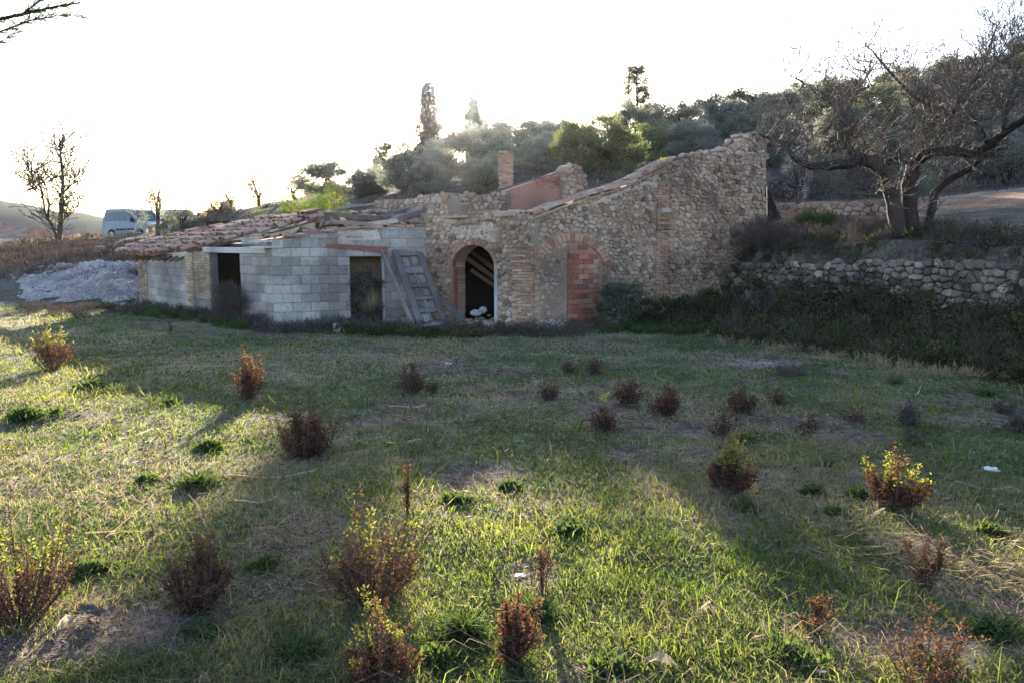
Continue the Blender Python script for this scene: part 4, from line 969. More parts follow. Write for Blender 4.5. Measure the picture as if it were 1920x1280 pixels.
place_tree('bloom0', 1486, 24.5, 238, 85, 'low almond in white blossom right behind the gable end', 'blossoming_almond', group='almond trees in bloom')
place_tree('bloom1', 1693, 42, 130, 60, 'pink blossoming almond seen high through the bare crown', 'blossoming_almond', group='almond trees in bloom')
place_tree('bloom1', 1612, 43, 142, 45, 'small pink blossoming almond left of the taller blossoming one', 'blossoming_almond', group='almond trees in bloom')
place_tree('ybush', 584, 31, 356, 150, 'bright yellow green bush on the bank above the shed roof', 'bush', 'bush', None)
place_tree('ybush', 495, 30, 388, 36, 'small bright green bush beside the larger yellow one', 'bush', 'bush', None)
place_tree('bush0', 420, 50, 372, 90, 'dry grey bush under the small pruned olive', 'bush', 'bush', 'dry bushes on the bank')
place_tree('bush0', 700, 42, 345, 110, 'dry bush on the bank above the rear wall', 'bush', 'bush', 'dry bushes on the bank')
place_tree('bush0', 1490, 27, 330, 150, 'dry purplish bush behind the low terrace wall', 'bush', 'bush', 'dry bushes on the bank')
place_tree('bush0', 1620, 27, 318, 150, 'dry purplish bush behind the almond trunks', 'bush', 'bush', 'dry bushes on the bank')
place_tree('bush0', 1860, 28, 300, 190, 'wide dry bush above the path at the right edge', 'bush', 'bush', 'dry bushes on the bank')

def cypress(u, Y, vtop, wpx, label):
    x = UX(u, Y); z = H(x, Y); h = P(u, vtop, Y).z - z; w = wpx / F * Y; rt = empty('cypress_tree', (x, Y, z), label, 'tree', 'cypress trees')
    rd = random.Random(int(u)); c = []; r = []
    for k in range(170):
        t = rd.uniform(.02, 1); q = w / 2 * (math.sin(min(1, t * 1.2 + .18) * math.pi * .62) if t < .55 else (1 - t) ** .62 * 1.45) * rd.uniform(.3, 1); a = rd.uniform(0, 6.28)
        c.append((x + math.cos(a) * q, Y + math.sin(a) * q, z + t * h)); r.append(.22 + .1 * rd.random())
    vv, rr = cloud(c, r, 150, .17, .07, up=.7, flat=1.4); np_mesh('crown', vv, Q4, rr, M['cypress'], rt)
    m = MB(); m.tube([(x, Y, z - .2), (x, Y, z + h * .8)], [.16, .04], 6); m.build('trunk', M['bark2'], rt)
cypress(808, 56, 160, 52, 'taller dark cypress on the skyline with the sun glowing behind it')
cypress(888, 64, 184, 36, 'shorter hazy cypress on the skyline nearer the chimney')
# hazy ruined tower beside the second cypress
t_ = empty('distant_ruin', P(900, 260, 66), 'faint pale ruined wall beside the shorter cypress on the skyline', 'ruin')
w_ = Wall(P(882, 250, 65)[:2], P(915, 250, 66)[:2]); w_.core('wall', [(0, 5), (w_.L, 5), (w_.L, w_.px(915, 226)[1]), (w_.L * .6, w_.px(902, 222)[1]), (0, w_.px(882, 214)[1])], [], .5, M['stone'], t_)
# lone thin pine
def pine(u, Y, vtop, wpx):
    x = UX(u, Y); z = H(x, Y); h = P(u, vtop, Y).z - z; w = wpx / F * Y; rt = empty('pine_tree', (x, Y, z), 'thin open crowned pine standing alone above the ridge olives', 'tree')
    rd = random.Random(4); m = MB(); m.tube([(x, Y, z - .2), (x + .1, Y, z + h * .5), (x, Y, z + h)], [.14, .09, .02], 6); c = []; r = []
    for k in range(95):
        t = rd.uniform(.42, 1); a = rd.uniform(0, 6.28); q = w / 2 * (1.15 - t) ** .6 * 1.15 * rd.uniform(.5, 1); e = (x + math.cos(a) * q, Y + math.sin(a) * q, z + t * h + q * .25)
        m.tube([(x, Y, z + t * h - .1), e], [.03, .012], 3); c.append(e); r.append(rd.uniform(.13, .24))
    vv, rr = cloud(c, r, 46, .2, .05, up=.4, flat=.6); np_mesh('crown', vv, Q4, rr, M['dark'], rt); m.build('trunk', M['bark2'], rt)
pine(1186, 55, 128, 66)

# bare tree on the left skyline
def bare_left():
    Y = 46; base = P(110, 468, Y); base.z = H(base.x, Y) - .1; rt = empty('bare_tree', base, 'slender forked bare tree with few leaves on the left skyline', 'tree'); px = lambda u, v, dy=0: P(u, v, Y + dy)
    rd = random.Random(12); sp = dict(seg=.3, rmin=.022, kids=[9, 6, 3, 0], ratio=(.35, .6)); brs = []
    limbs = [([base, px(112, 440), px(114, 415), px(115, 385), px(118, 350), px(117, 320), px(113, 285), px(112, 262)], .16), ([px(111, 452), px(98, 425), px(84, 398), px(80, 365), px(74, 345)], .10),
             ([px(90, 410), px(92, 380), px(86, 350), px(70, 325), px(48, 318)], .06), ([px(114, 415), px(124, 408), px(136, 400)], .05), ([px(117, 365), px(128, 352), px(142, 342)], .05), ([px(117, 325), px(122, 305), px(136, 290), px(148, 282)], .04), ([px(80, 360), px(62, 352), px(50, 360)], .04)]
    m = MB()
    for pts, r in limbs:
        m.tube(pts, [r * (1 - .7 * i / (len(pts) - 1)) for i in range(len(pts))], 6)
        for k in range(22):
            i = rd.randrange(1, len(pts)); q = pts[i - 1].lerp(pts[i], rd.random()); branch(brs, q, V(rd.uniform(-1, 1), rd.uniform(-.6, .6), rd.uniform(.1, 1.1)), rd.uniform(.8, 2.2), r * .3, 2, rd, sp, maxl=3, wig=.2)
    m.build('trunk', M['bark'], rt, smooth=True)
    sp['kids'] = [0, 0, 6, 0]; tubes(brs, M['twig'], 'twigs', rt, (2, 3), kind='stuff', sides=(3, 3, 3, 3, 3))
    c = [list(b[0][-1]) for b in brs]; c = [c[i] for i in rd.sample(range(len(c)), min(160, len(c)))]
    vv, rr = cloud(c, .16, 12, .12, .06); np_mesh('leaves', vv, Q4, rr, M['olivey'], rt)['kind'] = 'stuff'
bare_left()

# big bare almond on the right
def almond():
    Y = 16.2; b1 = P(1688, 445, Y); b1.z = H(b1.x, b1.y) - .15; rt = empty('almond_tree', b1, 'large gnarled bare almond tree with two dark trunks on the bank above the stone wall', 'tree')
    b2 = P(1708, 445, Y + .2); b2.z = H(b2.x, b2.y) - .15; b3 = P(1735, 430, Y + .5); b3.z = H(b3.x, b3.y) - .15
    px = lambda u, v, dy=0: P(u, v, Y + dy)
    L_ = [([b1, px(1680, 400), px(1668, 358), px(1660, 325, -.1), px(1640, 306, -.2), px(1618, 300, -.3)], .15, .12),
      ([px(1622, 303, -.3), px(1590, 307, -.4), px(1555, 311, -.4), px(1522, 311, -.3), px(1494, 301, -.1), px(1482, 288, 0), px(1468, 274, .2), px(1448, 262, .5), px(1420, 252, .9)], .10, .02),
      ([px(1616, 296, -.3), px(1594, 284, -.3), px(1578, 266, -.3), px(1576, 234, -.2), px(1590, 205, 0), px(1602, 180, .2), px(1622, 150, .4), px(1634, 128, .5)], .07, .015),
      ([px(1580, 232, -.2), px(1560, 200, -.3), px(1530, 175, -.4), px(1500, 150, -.5), px(1470, 135, -.6)], .03, .008),
      ([b2, px(1704, 390, .2), px(1706, 345, .2), px(1712, 312, .1), px(1724, 296, 0)], .16, .12),
      ([px(1722, 298, 0), px(1750, 286, -.2), px(1790, 283, -.4), px(1825, 291, -.6), px(1858, 272, -.9), px(1885, 247, -1.2), px(1915, 228, -1.5), px(1950, 205, -1.8)], .10, .06),
      ([px(1720, 296, 0), px(1742, 282, .2), px(1762, 262, .3), px(1778, 236, .3), px(1776, 216, .3), px(1752, 202, .3), px(1722, 190, .4), px(1700, 170, .4), px(1672, 138, .5), px(1648, 112, .6), px(1622, 84, .7)], .07, .012),
      ([px(1778, 236, .3), px(1790, 205, .2), px(1806, 172, .1), px(1828, 150, 0), px(1858, 132, -.1), px(1900, 104, -.3), px(1940, 78, -.4)], .05, .012),
      ([px(1828, 150, 0), px(1850, 110, .1), px(1862, 70, .2), px(1872, 45, .3)], .025, .006),
      ([px(1776, 222, .3), px(1800, 218, .5), px(1835, 226, .7), px(1870, 222, .9)], .04, .012),
      ([b3, px(1752, 360, .4), px(1786, 334, .2), px(1820, 314, -.1), px(1850, 290, -.5)], .085, .05),
      ([px(1664, 345), px(1640, 366, -.3), px(1600, 362, -.5), px(1572, 352, -.6)], .05, .01),
      ([px(1612, 302, -.3), px(1604, 322, -.5), px(1590, 345, -.6)], .035, .01),
      ([px(1712, 310, .1), px(1690, 300, -.2), px(1688, 280, -.3), px(1662, 305, -.5)], .04, .01),
      ([px(1880, 248, -1.1), px(1890, 200, -1.2), px(1905, 150, -1.3), px(1900, 95, -1.4)], .04, .008),
      ([px(1850, 268, -.9), px(1840, 240, -.9), px(1815, 215, -.8)], .03, .008)]
    m = MB()
    for pts, r0_, r1_ in L_:
        sm = []; rr = []
        for i in range(len(pts) - 1):
            for t in (0, .5): sm.append(pts[i].lerp(pts[i + 1], t) + V(random.uniform(-1, 1), 0, random.uniform(-1, 1)) * .018); 
        sm.append(pts[-1]); rr = [(r0_ + (r1_ - r0_) * i / (len(sm) - 1)) * random.uniform(.88, 1.18) for i in range(len(sm))]; m.tube(sm, rr, 9)
    m.build('trunk', M['bark'], rt, smooth=True)
    rd = random.Random(44); sp = dict(seg=.14, rmin=.0048, kids=[0, 0, 6, 3, 0], ratio=(.35, .7)); brs = []
    wts = [0, 34, 44, 26, 3, 24, 48, 38, 20, 18, 8, 18, 10, 14, 22, 12]
    for (pts, r0_, r1_), wk in zip(L_, wts):
        for k in range(wk):
            i = rd.randrange(1, len(pts)); q = pts[i - 1].lerp(pts[i], rd.random())
            d = V(rd.uniform(-1, 1) * .8, rd.uniform(-.8, .8), rd.uniform(.15, 1.2) if rd.random() < .85 else rd.uniform(-.5, .1))
            branch(brs, q, d, rd.uniform(.35, 1.05), min(.018, r1_ * .8 + .004), 2, rd, sp, up=.12, wig=.13, maxl=4)
    tubes(brs, M['twig'], 'twigs', rt, (2, 3, 4), kind='stuff', sides=(3, 3, 3, 3, 3))
    c = [list(b[0][-1]) for b in brs if b[2] == 2]; vv, rr = cloud([c[i] for i in rd.sample(range(len(c)), 26)], .07, 8, .05, .015); np_mesh('leaves', vv, Q4, rr, M['paleleaf'], rt)['kind'] = 'stuff'
almond()

# pine bough reaching in at the top left corner
def bough():
    base = V(-5.6, 4.9, H(-5.6, 4.9) - .1); rt = empty('pine_tree', base, 'pine tree outside the left edge whose needled bough hangs in at the top left corner', 'tree')
    m = MB(); m.tube([base, base + V(.1, 0, 2), base + V(0, .1, 4.5)], [.16, .13, .06], 8); m.build('trunk', M['bark'], rt, smooth=True)
    tip = P(150, 38, 5.0); st = base + V(.05, 0, 3.0); rd = random.Random(3)
    main = [st, P(-330, 60, 4.9), P(-120, 52, 5.0), P(-40, 45, 5.0), P(40, 28, 5.0), P(100, 14, 5.0), P(150, 6, 5.0)]
    subs = [main, [P(-60, 48, 5.0), P(0, 60, 5.0), P(60, 38, 4.95), P(110, 30, 4.9), P(160, 30, 4.9)], [P(-60, 48, 5.0), P(-10, 84, 5.0), P(30, 64, 5.05)], [P(40, 28, 5.0), P(90, -10, 5.1), P(130, -20, 5.1)]]
    m = MB(); 
    for i, s_ in enumerate(subs): m.tube(s_, [(.02 if i == 0 else .007) * (1 - .8 * k / (len(s_) - 1)) for k in range(len(s_))], 5)
    m.build('bough', M['bark'], rt, smooth=True)
    C_ = []; D_ = []
    for s_ in subs:
        for a, b in zip(s_[:-1], s_[1:]):
            if b.x < -4.0: continue
            n = int((b - a).length / .002)
            for k in range(n):
                p = a.lerp(b, rd.random()); d = (b - a).normalized() * rd.uniform(.5, 1.2) + V(rd.gauss(0, .5), rd.gauss(0, .5), rd.gauss(0, .45)); C_.append(list(p)); D_.append(list(d))
    vv = leafverts(np.array(C_), np.array(D_), rng.uniform(.05, .11, len(C_)), .0045); np_mesh('needles', vv, Q4, rng.uniform(0, 1, len(C_)), M['needle'], rt)['kind'] = 'stuff'
bough()

# ------------------------------------------------------------------ scrub, brambles, weeds
def stuff(name, cents, rads, per, ln, wd, mat, label, up=.4, flat=.7):
    vv, rr = cloud(cents, rads, per, ln, wd, up, flat); o = np_mesh(name, vv, Q4, rr, M[mat]); return tag(o, label, None, None, 'stuff')
def hillpts(n, u0, u1, y0, y1, up=.12):
    u = rng.uniform(u0, u1, n); Y = np.exp(rng.uniform(np.log(y0), np.log(y1), n)); x = (u - 960) / F * Y; z = Ht(x, Y); ins, d = lowmask(x, Y); k = ~ins | (Y < 17)
    return np.stack([x, Y, z + up], 1)[k]
c = hillpts(1500, 430, 2100, 25, 62, .15); stuff('hill_scrub', c, rng.uniform(.2, .55, len(c)), 34, .16, .03, 'scrub', 'low dry scrub covering the hillside behind the ruin', up=.6)
c = hillpts(420, 1150, 2100, 27, 60, .2); stuff('hill_grass_clumps', c, rng.uniform(.2, .5, len(c)), 34, .18, .03, 'olivey', 'greenish low growth between the hillside trees', up=.7)
c = hillpts(1700, -200, 440, 27, 58, .08); uu = 960 + F * c[:, 0] / c[:, 1]; c = c[~((uu > 190) & (uu < 335) & (c[:, 1] > 37))]; stuff('bank_brush', c, rng.uniform(.2, .5, len(c)), 44, .18, .028, 'scrub', 'dry purplish brush covering the bank on the left', up=.6)
c = hillpts(160, -100, 300, 44, 52, .05); stuff('bank_straw', c, rng.uniform(.15, .3, len(c)), 34, .2, .02, 'drygrass', 'pale dry grass along the crest of the left bank', up=.8)
def alongR(n, d0, d1, seg=(0, 3)):
    out = []
    for _ in range(n):
        i = random.uniform(seg[0], seg[1]); k = int(i); a, b = RW[k], RW[k + 1]; t = i - k; dx, dy = b[0] - a[0], b[1] - a[1]; L = math.hypot(dx, dy); nx, ny = dy / L, -dx / L
        d = random.uniform(d0, d1); x = a[0] + dx * t + nx * d; y = a[1] + dy * t + ny * d; out.append((x, y, d))
    return out
def rwcl(n, d0, d1, zf, seg=(0, 3)):
    o = []
    for x, y, d in alongR(n, d0, d1, seg): o.append((x, y, H(x, y) + zf(d)))
    return np.array(o)
sd = 1.0
def rside(n, d0, d1, zf, seg=(0, 3)):
    return rwcl(n, min(sd * d0, sd * d1), max(sd * d0, sd * d1), lambda d: zf(abs(d)), seg)
c = rside(860, .12, 2.8, lambda d: random.uniform(.0, max(.14, .70 - .2 * d))); stuff('bramble_thicket', c, rng.uniform(.14, .32, len(c)), 120, .055, .04, 'bramble', 'tangled bramble thicket along the foot of the retaining wall', up=.2)
c = rside(190, .2, 3.0, lambda d: random.uniform(.0, max(.1, .85 - .25 * d)), (.1, 3)); stuff('bramble_canes', c, rng.uniform(.2, .4, len(c)), 50, .32, .006, 'scrub', 'dry grey stems through the bramble thicket', up=.4)
c = rside(120, .05, .22, lambda d: random.choice([random.uniform(.2, .7), random.uniform(.3, .85), random.uniform(.4, 1.15)])); stuff('wall_creeper', c, rng.uniform(.08, .2, len(c)), 60, .045, .035, 'bramble', 'creeper leaves hanging on the stones of the retaining wall', up=-.2)
c = np.concatenate([rside(320, -.02, -1.8, lambda d: random.uniform(.0, .28)), rside(230, .0, -.5, lambda d: random.uniform(-.05, .15))]); stuff('bank_top_brush', c[::2], rng.uniform(.1, .26, len(c[::2])), 80, .16, .01, 'scrub', 'dry brown brush on the bank above the retaining wall', up=.5); c = c[1::2]; stuff('bank_top_growth', c, rng.uniform(.1, .26, len(c)), 90, .08, .02, 'bramble', 'dark grass and bramble overhanging the retaining wall top', up=.3)
c = rside(240, -.3, -3.4, lambda d: random.uniform(.0, .2)); stuff('bank_grass', c, rng.uniform(.1, .26, len(c)), 80, .14, .012, 'scrub', 'brownish grass on the bank above the retaining wall', up=.7)
def upx(lst): 
    return np.array([list(q) for q in lst])
def blob(name, u0, u1, v0, v1, y0, y1, n, rad, per, ln, wd, mat, label, cat=None, up=.3, stf=False, ground=False):
    cs_ = []
    for k in range(n):
        a, b = random.uniform(-1, 1), random.uniform(-1, 1)
        while a * a + b * b > 1: a, b = random.uniform(-1, 1), random.uniform(-1, 1)
        p = P((u0 + u1) / 2 + a * (u1 - u0) / 2, (v0 + v1) / 2 + b * (v1 - v0) / 2, random.uniform(y0, y1)); cs_.append(list(p))
    vv, rr = cloud(cs_, rng.uniform(rad * .6, rad * 1.3, n), per, ln, wd, up); o = np_mesh(name, vv, Q4, rr, M[mat]); return tag(o, label, cat, None, 'stuff' if stf else None)
blob('evergreen_shrub', 1122, 1205, 528, 612, 16.9, 17.7, 60, .12, 90, .05, .03, 'dark', 'dark evergreen shrub right of the bricked up arch', 'shrub')
blob('evergreen_shrub', 1180, 1330, 560, 622, 17.0, 18.4, 70, .13, 90, .05, .035, 'bramble', 'low leafy shrub at the foot of the gable next to the retaining wall', 'shrub')
blob('dry_bush', 1385, 1500, 420, 478, 18.6, 20.6, 70, .2, 60, .22, .008, 'scrub', 'grey dry bush on the bank at the right foot of the gable', 'bush', up=.5)
blob('grass_clump', 1500, 1560, 405, 432, 20.0, 21.5, 14, .2, 80, .2, .02, 'weed', 'bright green grass clump on the bank left of the almond trunks', 'grass clump', up=.9)
blob('dry_bush', 400, 455, 535, 606, 18.0, 19.0, 46, .15, 110, .2, .006, 'scrub', 'dry brown bush filling the lower part of the dark shed doorway', 'bush', up=.5)
blob('dry_creeper', 660, 714, 500, 612, 17.9, 18.7, 60, .13, 90, .07, .02, 'scrub', 'dry creeper filling the right opening of the shed', 'creeper', up=.3)
blob('dead_reeds', 672, 712, 560, 612, 17.8, 18.1, 7, .12, 40, .3, .006, 'drygrass', 'pale dead reeds in the right shed opening', 'reeds', up=.9)
def strip(name, pts, n, rad, hz, per, ln, wd, mat, label, up=.4):
    cs_ = []
    for k in range(n):
        i = random.randrange(len(pts) - 1); t = random.random(); u = pts[i][0] + (pts[i + 1][0] - pts[i][0]) * t; v = pts[i][1] + (pts[i + 1][1] - pts[i][1]) * t + random.uniform(-6, 6)
        g = G(u, v); cs_.append((g.x, g.y, g.z + random.uniform(0, hz)))
    return stuff(name, cs_, rng.uniform(rad * .6, rad * 1.3, n), per, ln, wd, mat, label, up)
base_line = [(262, 582), (360, 592), (400, 603), (452, 608), (515, 622), (600, 618), (700, 620), (800, 622), (900, 624), (1000, 628), (1060, 628), (1120, 618)]
strip('wall_foot_weeds', base_line, 230, .13, .16, 70, .12, .012, 'scrub', 'dry brown weeds along the foot of the ruin walls', .5)
strip('wall_foot_weeds', [(620, 624), (760, 630), (870, 630), (900, 628)], 60, .12, .12, 80, .06, .03, 'bramble', 'dark leafy weeds before the leaning door', .4)
strip('wall_foot_grass', [(270, 588), (340, 594), (400, 606), (470, 618)], 70, .14, .08, 90, .10, .012, 'weed', 'fresh green growth at the foot of the left shed wall', .6)
strip('wall_foot_grass', [(1130, 622), (1250, 622), (1330, 630)], 60, .14, .08, 90, .10, .012, 'weed', 'green growth below the gable near the brambles', .6)
strip('thicket_edge_weeds', [(1320, 640), (1450, 655), (1600, 680), (1750, 705), (1900, 715)], 44, .12, .06, 50, .10, .008, 'drygrass', 'dry stems along the front edge of the bramble thicket', .6)
strip('rock_foot_weeds', [(20, 585), (100, 590), (180, 588), (260, 582)], 70, .14, .16, 60, .12, .01, 'scrub', 'dry weeds along the foot of the limestone outcrop', .6)

# ------------------------------------------------------------------ rusty bushes in the field
def rusty(u, v, vtop, wpx, kind, label):
    """kind: 0 rusty, 1 yellow tips, 2 sparse, 3 dark twiggy"""
    g = G(u, v); rd = random.Random(int(u * 7 + v)); h = max(.1, (v - vtop) / F * g.y * 1.02); w = wpx / F * g.y
    rt = empty('rusty_bush', g, label, 'bush', 'reddish brown bushes in the field')
    area = (v - vtop) * wpx; ns = int(min(46, max(9, w * 85))); ns = int(ns * (.5 if kind == 2 else 1)); w *= 1.12; m = MB(); C_ = []; D_ = []; T_ = []
    leafn = int(min(4200, max(150, area * .34))); leafn = int(leafn * (.4 if kind == 2 else 1)); per = max(6, leafn // ns)
    ls = max(.012, min(.03, .0033 * g.y + .006))
    for k in range(ns):
        a = rd.uniform(0, 6.283); q = rd.random() ** .6; tip = V(math.cos(a) * q * w / 2, math.sin(a) * q * w / 2, h * (1 - .45 * q * q) * rd.uniform(.45, .88))
        if k == 0: tip = V(rd.uniform(-.12, .12) * w, 0, h)
        elif k < 5: tip.z = h * rd.uniform(.78, .97)
        b0 = g + V(tip.x * .2, tip.y * .2, -.02); mid = b0.lerp(g + tip, .5) + V(tip.x * .12, tip.y * .12, -.02 * h) + V(rd.gauss(0, .03), rd.gauss(0, .03), 0) * w; pts = [b0, mid, g + tip]
        m.tube(pts, [.0045, .0035, .0015], 3, cap=False)
        seg = [pts]
        for j in range(3 if k > 2 else 1):
            t = rd.uniform(.25, .8); p = (pts[0].lerp(pts[1], t * 2) if t < .5 else pts[1].lerp(pts[2], t * 2 - 1)); e = p + V(rd.gauss(0, .12) * w, rd.gauss(0, .12) * w, h * rd.uniform(.08, .24)); sg = [p, p.lerp(e, .5) + V(rd.gauss(0, .01), 0, -.005), e]; m.tube(sg, [.002, .0015, .001], 3, cap=False); seg.append(sg)
        for j in range(per):
            sg = seg[0] if rd.random() < .5 else rd.choice(seg); t = rd.uniform(.1, 1) ** .75; p = (sg[0].lerp(sg[1], t * 2) if t < .5 else sg[1].lerp(sg[2], t * 2 - 1)) + V(rd.gauss(0, 1), rd.gauss(0, 1), rd.gauss(0, 1)) * ls * .45
            d = V(rd.gauss(0, 1), rd.gauss(0, 1), rd.uniform(0, 1.6)); C_.append(list(p)); D_.append(list(d)); T_.append(((p.z - g.z) / h, k, t))
    C_ = np.array(C_); D_ = np.array(D_); t = np.array([q[0] for q in T_]); kk = np.array([q[1] for q in T_]); vv = leafverts(C_, D_, ls * rng.uniform(.6, 1.3, len(C_)), ls * .48)
    r = np.clip(rng.uniform(0, .75, len(C_)) + t * .3, 0, 1); ts = np.array([q[2] for q in T_]); yl = (ts > .72) & (t > .45) & ((kk % 4) != 0) if kind == 1 else np.zeros(len(C_), bool)
    np_mesh('leaves', vv[~yl], Q4, r[~yl], M['rust' if kind != 3 else 'scrub'], rt)['kind'] = 'stuff'
    if yl.any(): vv[yl] = vv[yl][:, :1] + (vv[yl] - vv[yl][:, :1]) * 1.2; np_mesh('young_leaves', vv[yl], Q4, r[yl], M['yeltop'], rt)['kind'] = 'stuff'
    m.build('stems', M['twig'], rt, kind='stuff')
BUSH = [
 (98, 692, 598, 80, 1, 'sunlit yellowish bush with three upright shoots at the far left of the field'),
 (465, 748, 648, 62, 0, 'upright rusty bush with tall middle shoot on the edge of the sunlit grass'),
 (575, 857, 745, 122, 0, 'round rusty bush left of centre beyond the dark grass tuft'),
 (772, 738, 675, 58, 0, 'low rusty bush straight before the leaning door'),
 (808, 736, 706, 32, 0, 'small rusty sprig touching the low bush before the leaning door'),
 (1030, 748, 712, 42, 0, 'small rusty bush left of the bare soil patch'),
 (1068, 698, 672, 34, 0, 'smallest rusty bush before the bricked up arch'),
 (1114, 702, 664, 42, 0, 'rusty bush just right of the smallest one before the bricked up arch'),
 (1182, 757, 698, 64, 0, 'rounded rusty bush above the bush with the yellow tip'),
 (1250, 780, 712, 64, 0, 'rounded rusty bush second in the row right of the yellow tipped one'),
 (1132, 806, 756, 54, 0, 'rusty bush with one pale yellow tip in the bare soil'),
 (1392, 774, 718, 62, 0, 'round rusty bush before the pale soil patch'),
 (1358, 818, 752, 56, 2, 'thin rusty bush right above the tall sunlit one'),
 (1462, 758, 730, 36, 0, 'tiny round bush right of the round one near the pale soil patch'),
 (1370, 925, 810, 86, 1, 'tall sunlit orange bush with yellow tips at the edge of the sun patch'),
 (1672, 956, 832, 112, 1, 'widest sunlit orange bush with yellow tips right of the sun patch'),
 (1515, 817, 768, 50, 2, 'sparse brown bush in the bare soil right of centre'),
 (1615, 792, 762, 62, 2, 'low spreading brown bush in the right part of the field'),
 (1702, 800, 750, 52, 3, 'dark twiggy bush in the right part of the field'),
 (1714, 832, 804, 38, 3, 'small dark bush just in front of the dark twiggy one'),
 (1478, 704, 676, 72, 3, 'dark low bush beside the pale soil patch'),
 (40, 1165, 930, 215, 1, 'large rusty bush with yellow green tips at the lower left edge'),
 (375, 1138, 985, 156, 0, 'rusty bush between the two largest foreground bushes'),
 (690, 1125, 905, 205, 1, 'largest rusty foreground bush left of centre'),
 (715, 1290, 1105, 150, 1, 'foreground bush with pale green shoots cut by the lower edge'),
 (970, 1242, 1105, 104, 0, 'slim rusty bush near the lower edge right of centre'),
 (1530, 1195, 1110, 66, 2, 'sparse rusty sprigs in the sunny foreground grass'),
 (1720, 1290, 1120, 170, 2, 'wide thin rusty bush cut by the lower edge at right'),
 (1018, 1130, 1010, 22, 2, 'single thin rusty stem behind the slim foreground bush'),
 (764, 965, 862, 22, 2, 'tall thin stem with orange tip behind the largest foreground bush'),
 (320, 626, 596, 18, 3, 'little dark twig bush on the shaded grass before the shed'),
 (150, 596, 570, 42, 3, 'dark twiggy bush at the foot of the limestone outcrop'),
 (258, 592, 560, 32, 0, 'brown bush at the left corner of the shed'),
 (1885, 775, 742, 46, 3, 'dark bush at the right edge of the field'),
 (1735, 1100, 1000, 80, 2, 'dry reddish sprigs beside the mound of cut straw'),
 (1910, 808, 770, 50, 3, 'greyish dry bush right at the edge of the picture'),
]
for b in BUSH: rusty(*b)
g = G(1132, 806); vv, rr = cloud([(g.x, g.y, g.z + .28), (g.x + .01, g.y, g.z + .33)], .03, 14, .035, .02); np_mesh('yellow_tip', vv, Q4, rr * 0 + .9, M['yeltop'], bpy.data.objects['rusty_bush.010'])['kind'] = 'stuff'

# ------------------------------------------------------------------ weed clumps, reed leaves, litter
def clump(u, v, wpx, hpx, label, mat='weed', n=None):
    g = G(u, v); w = wpx / F * g.y; h = hpx / F * g.y; n = n or int(min(500, 50 + wpx * hpx * .09)); a = rng.uniform(0, 6.283, n); q = np.minimum(np.abs(rng.normal(0, .42, n)), .65) * w / 2 * (1 + .45 * np.sin(a * 3 + u) + .25 * np.sin(a * 7 + v))
    c = np.stack([g.x + np.cos(a) * q, g.y + np.sin(a) * q * .8, np.full(n, g.z)], 1); c[:, 2] = Ht(c[:, 0], c[:, 1])
    vv = bladeverts(c, h * rng.uniform(.25, 1.0, n) / (1 + (q / (w / 2)) ** 2), .008 + .001 * g.y * rng.uniform(.5, 1.3, n), rng.uniform(.3, 1.5, n), a + rng.normal(0, 1.0, n))
    if int(u + v) % 2:
        k = max(14, n // 14); cc = np.stack([c[:k, 0], c[:k, 1], c[:k, 2] + h * .1], 1); lv, lr = cloud(cc, h * .25 + .02, 22, .018 + .006 * g.y, .008 + .003 * g.y, up=.3, flat=.6); o = np_mesh('weed_clump', lv, Q4, lr, M[mat]); tag(o, label, 'weed', 'green weed clumps in the grass'); return
    o = np_mesh('weed_clump', vv, B5, rng.uniform(0, 1, n), M[mat]); tag(o, label, 'weed', 'green weed clumps in the grass')
for q in [(370, 912, 120, 38, 'dark green leafy clump with dead reeds lying out of it'), (50, 785, 110, 50, 'grey green clump casting a dark shadow at the left edge'), (175, 728, 46, 24, 'bright green tuft in the sunlit grass'),
          (395, 842, 80, 26, 'dark green clump in the sunlit grass left of the round bush'), (280, 905, 60, 22, 'low dark clump left of the leafy clump'), (318, 756, 42, 16, 'faint green tuft beyond the lit grass'),
          (957, 920, 42, 26, 'dark green tuft near the left border of the central sun patch'), (850, 945, 56, 36, 'olive green grass tuft between large bush and sun patch'), (1065, 1000, 90, 30, 'dark green clump on the sun patch border in the foreground'),
          (1610, 935, 44, 26, 'fresh green tuft left of the widest sunlit bush'), (1565, 965, 70, 28, 'fresh green tufts between the two sunlit bushes'), (1525, 925, 60, 30, 'blue green tuft right of the tall sunlit bush'),
          (1552, 872, 46, 18, 'dark green tuft behind the blue green one'), (1395, 830, 50, 16, 'green tuft behind the tall sunlit bush'), (1400, 955, 60, 26, 'yellow green tuft at the foot of the tall sunlit bush'),
          (1855, 1000, 60, 22, 'green tuft near the right edge'), (870, 1190, 130, 60, 'broad leafed green clump in the dark foreground centre'), (1000, 1160, 110, 56, 'dense green grass beside the slim foreground bush'),
          (1480, 1235, 140, 60, 'lush green clump in the sunny foreground'), (1860, 1190, 160, 50, 'green clump under the cut straw at lower right'), (170, 1075, 80, 34, 'green clump right of the lower left bush'),
          (500, 1065, 44, 34, 'spiky dark green tuft between the foreground bushes'), (380, 1190, 120, 34, 'dark green grass below the middle foreground bush'), (560, 1230, 150, 50, 'long green grass in the lower left foreground'),
          (1680, 718, 60, 14, 'green tuft below the bramble thicket'), (1850, 742, 80, 20, 'green grass tuft at the right below the brambles'), (820, 1245, 80, 60, 'tall green blades at the lower edge'), (1140, 1265, 120, 40, 'green grass at the lower edge centre'), (1750, 1255, 120, 40, 'green weeds in the lower right corner')]:
    clump(*q)
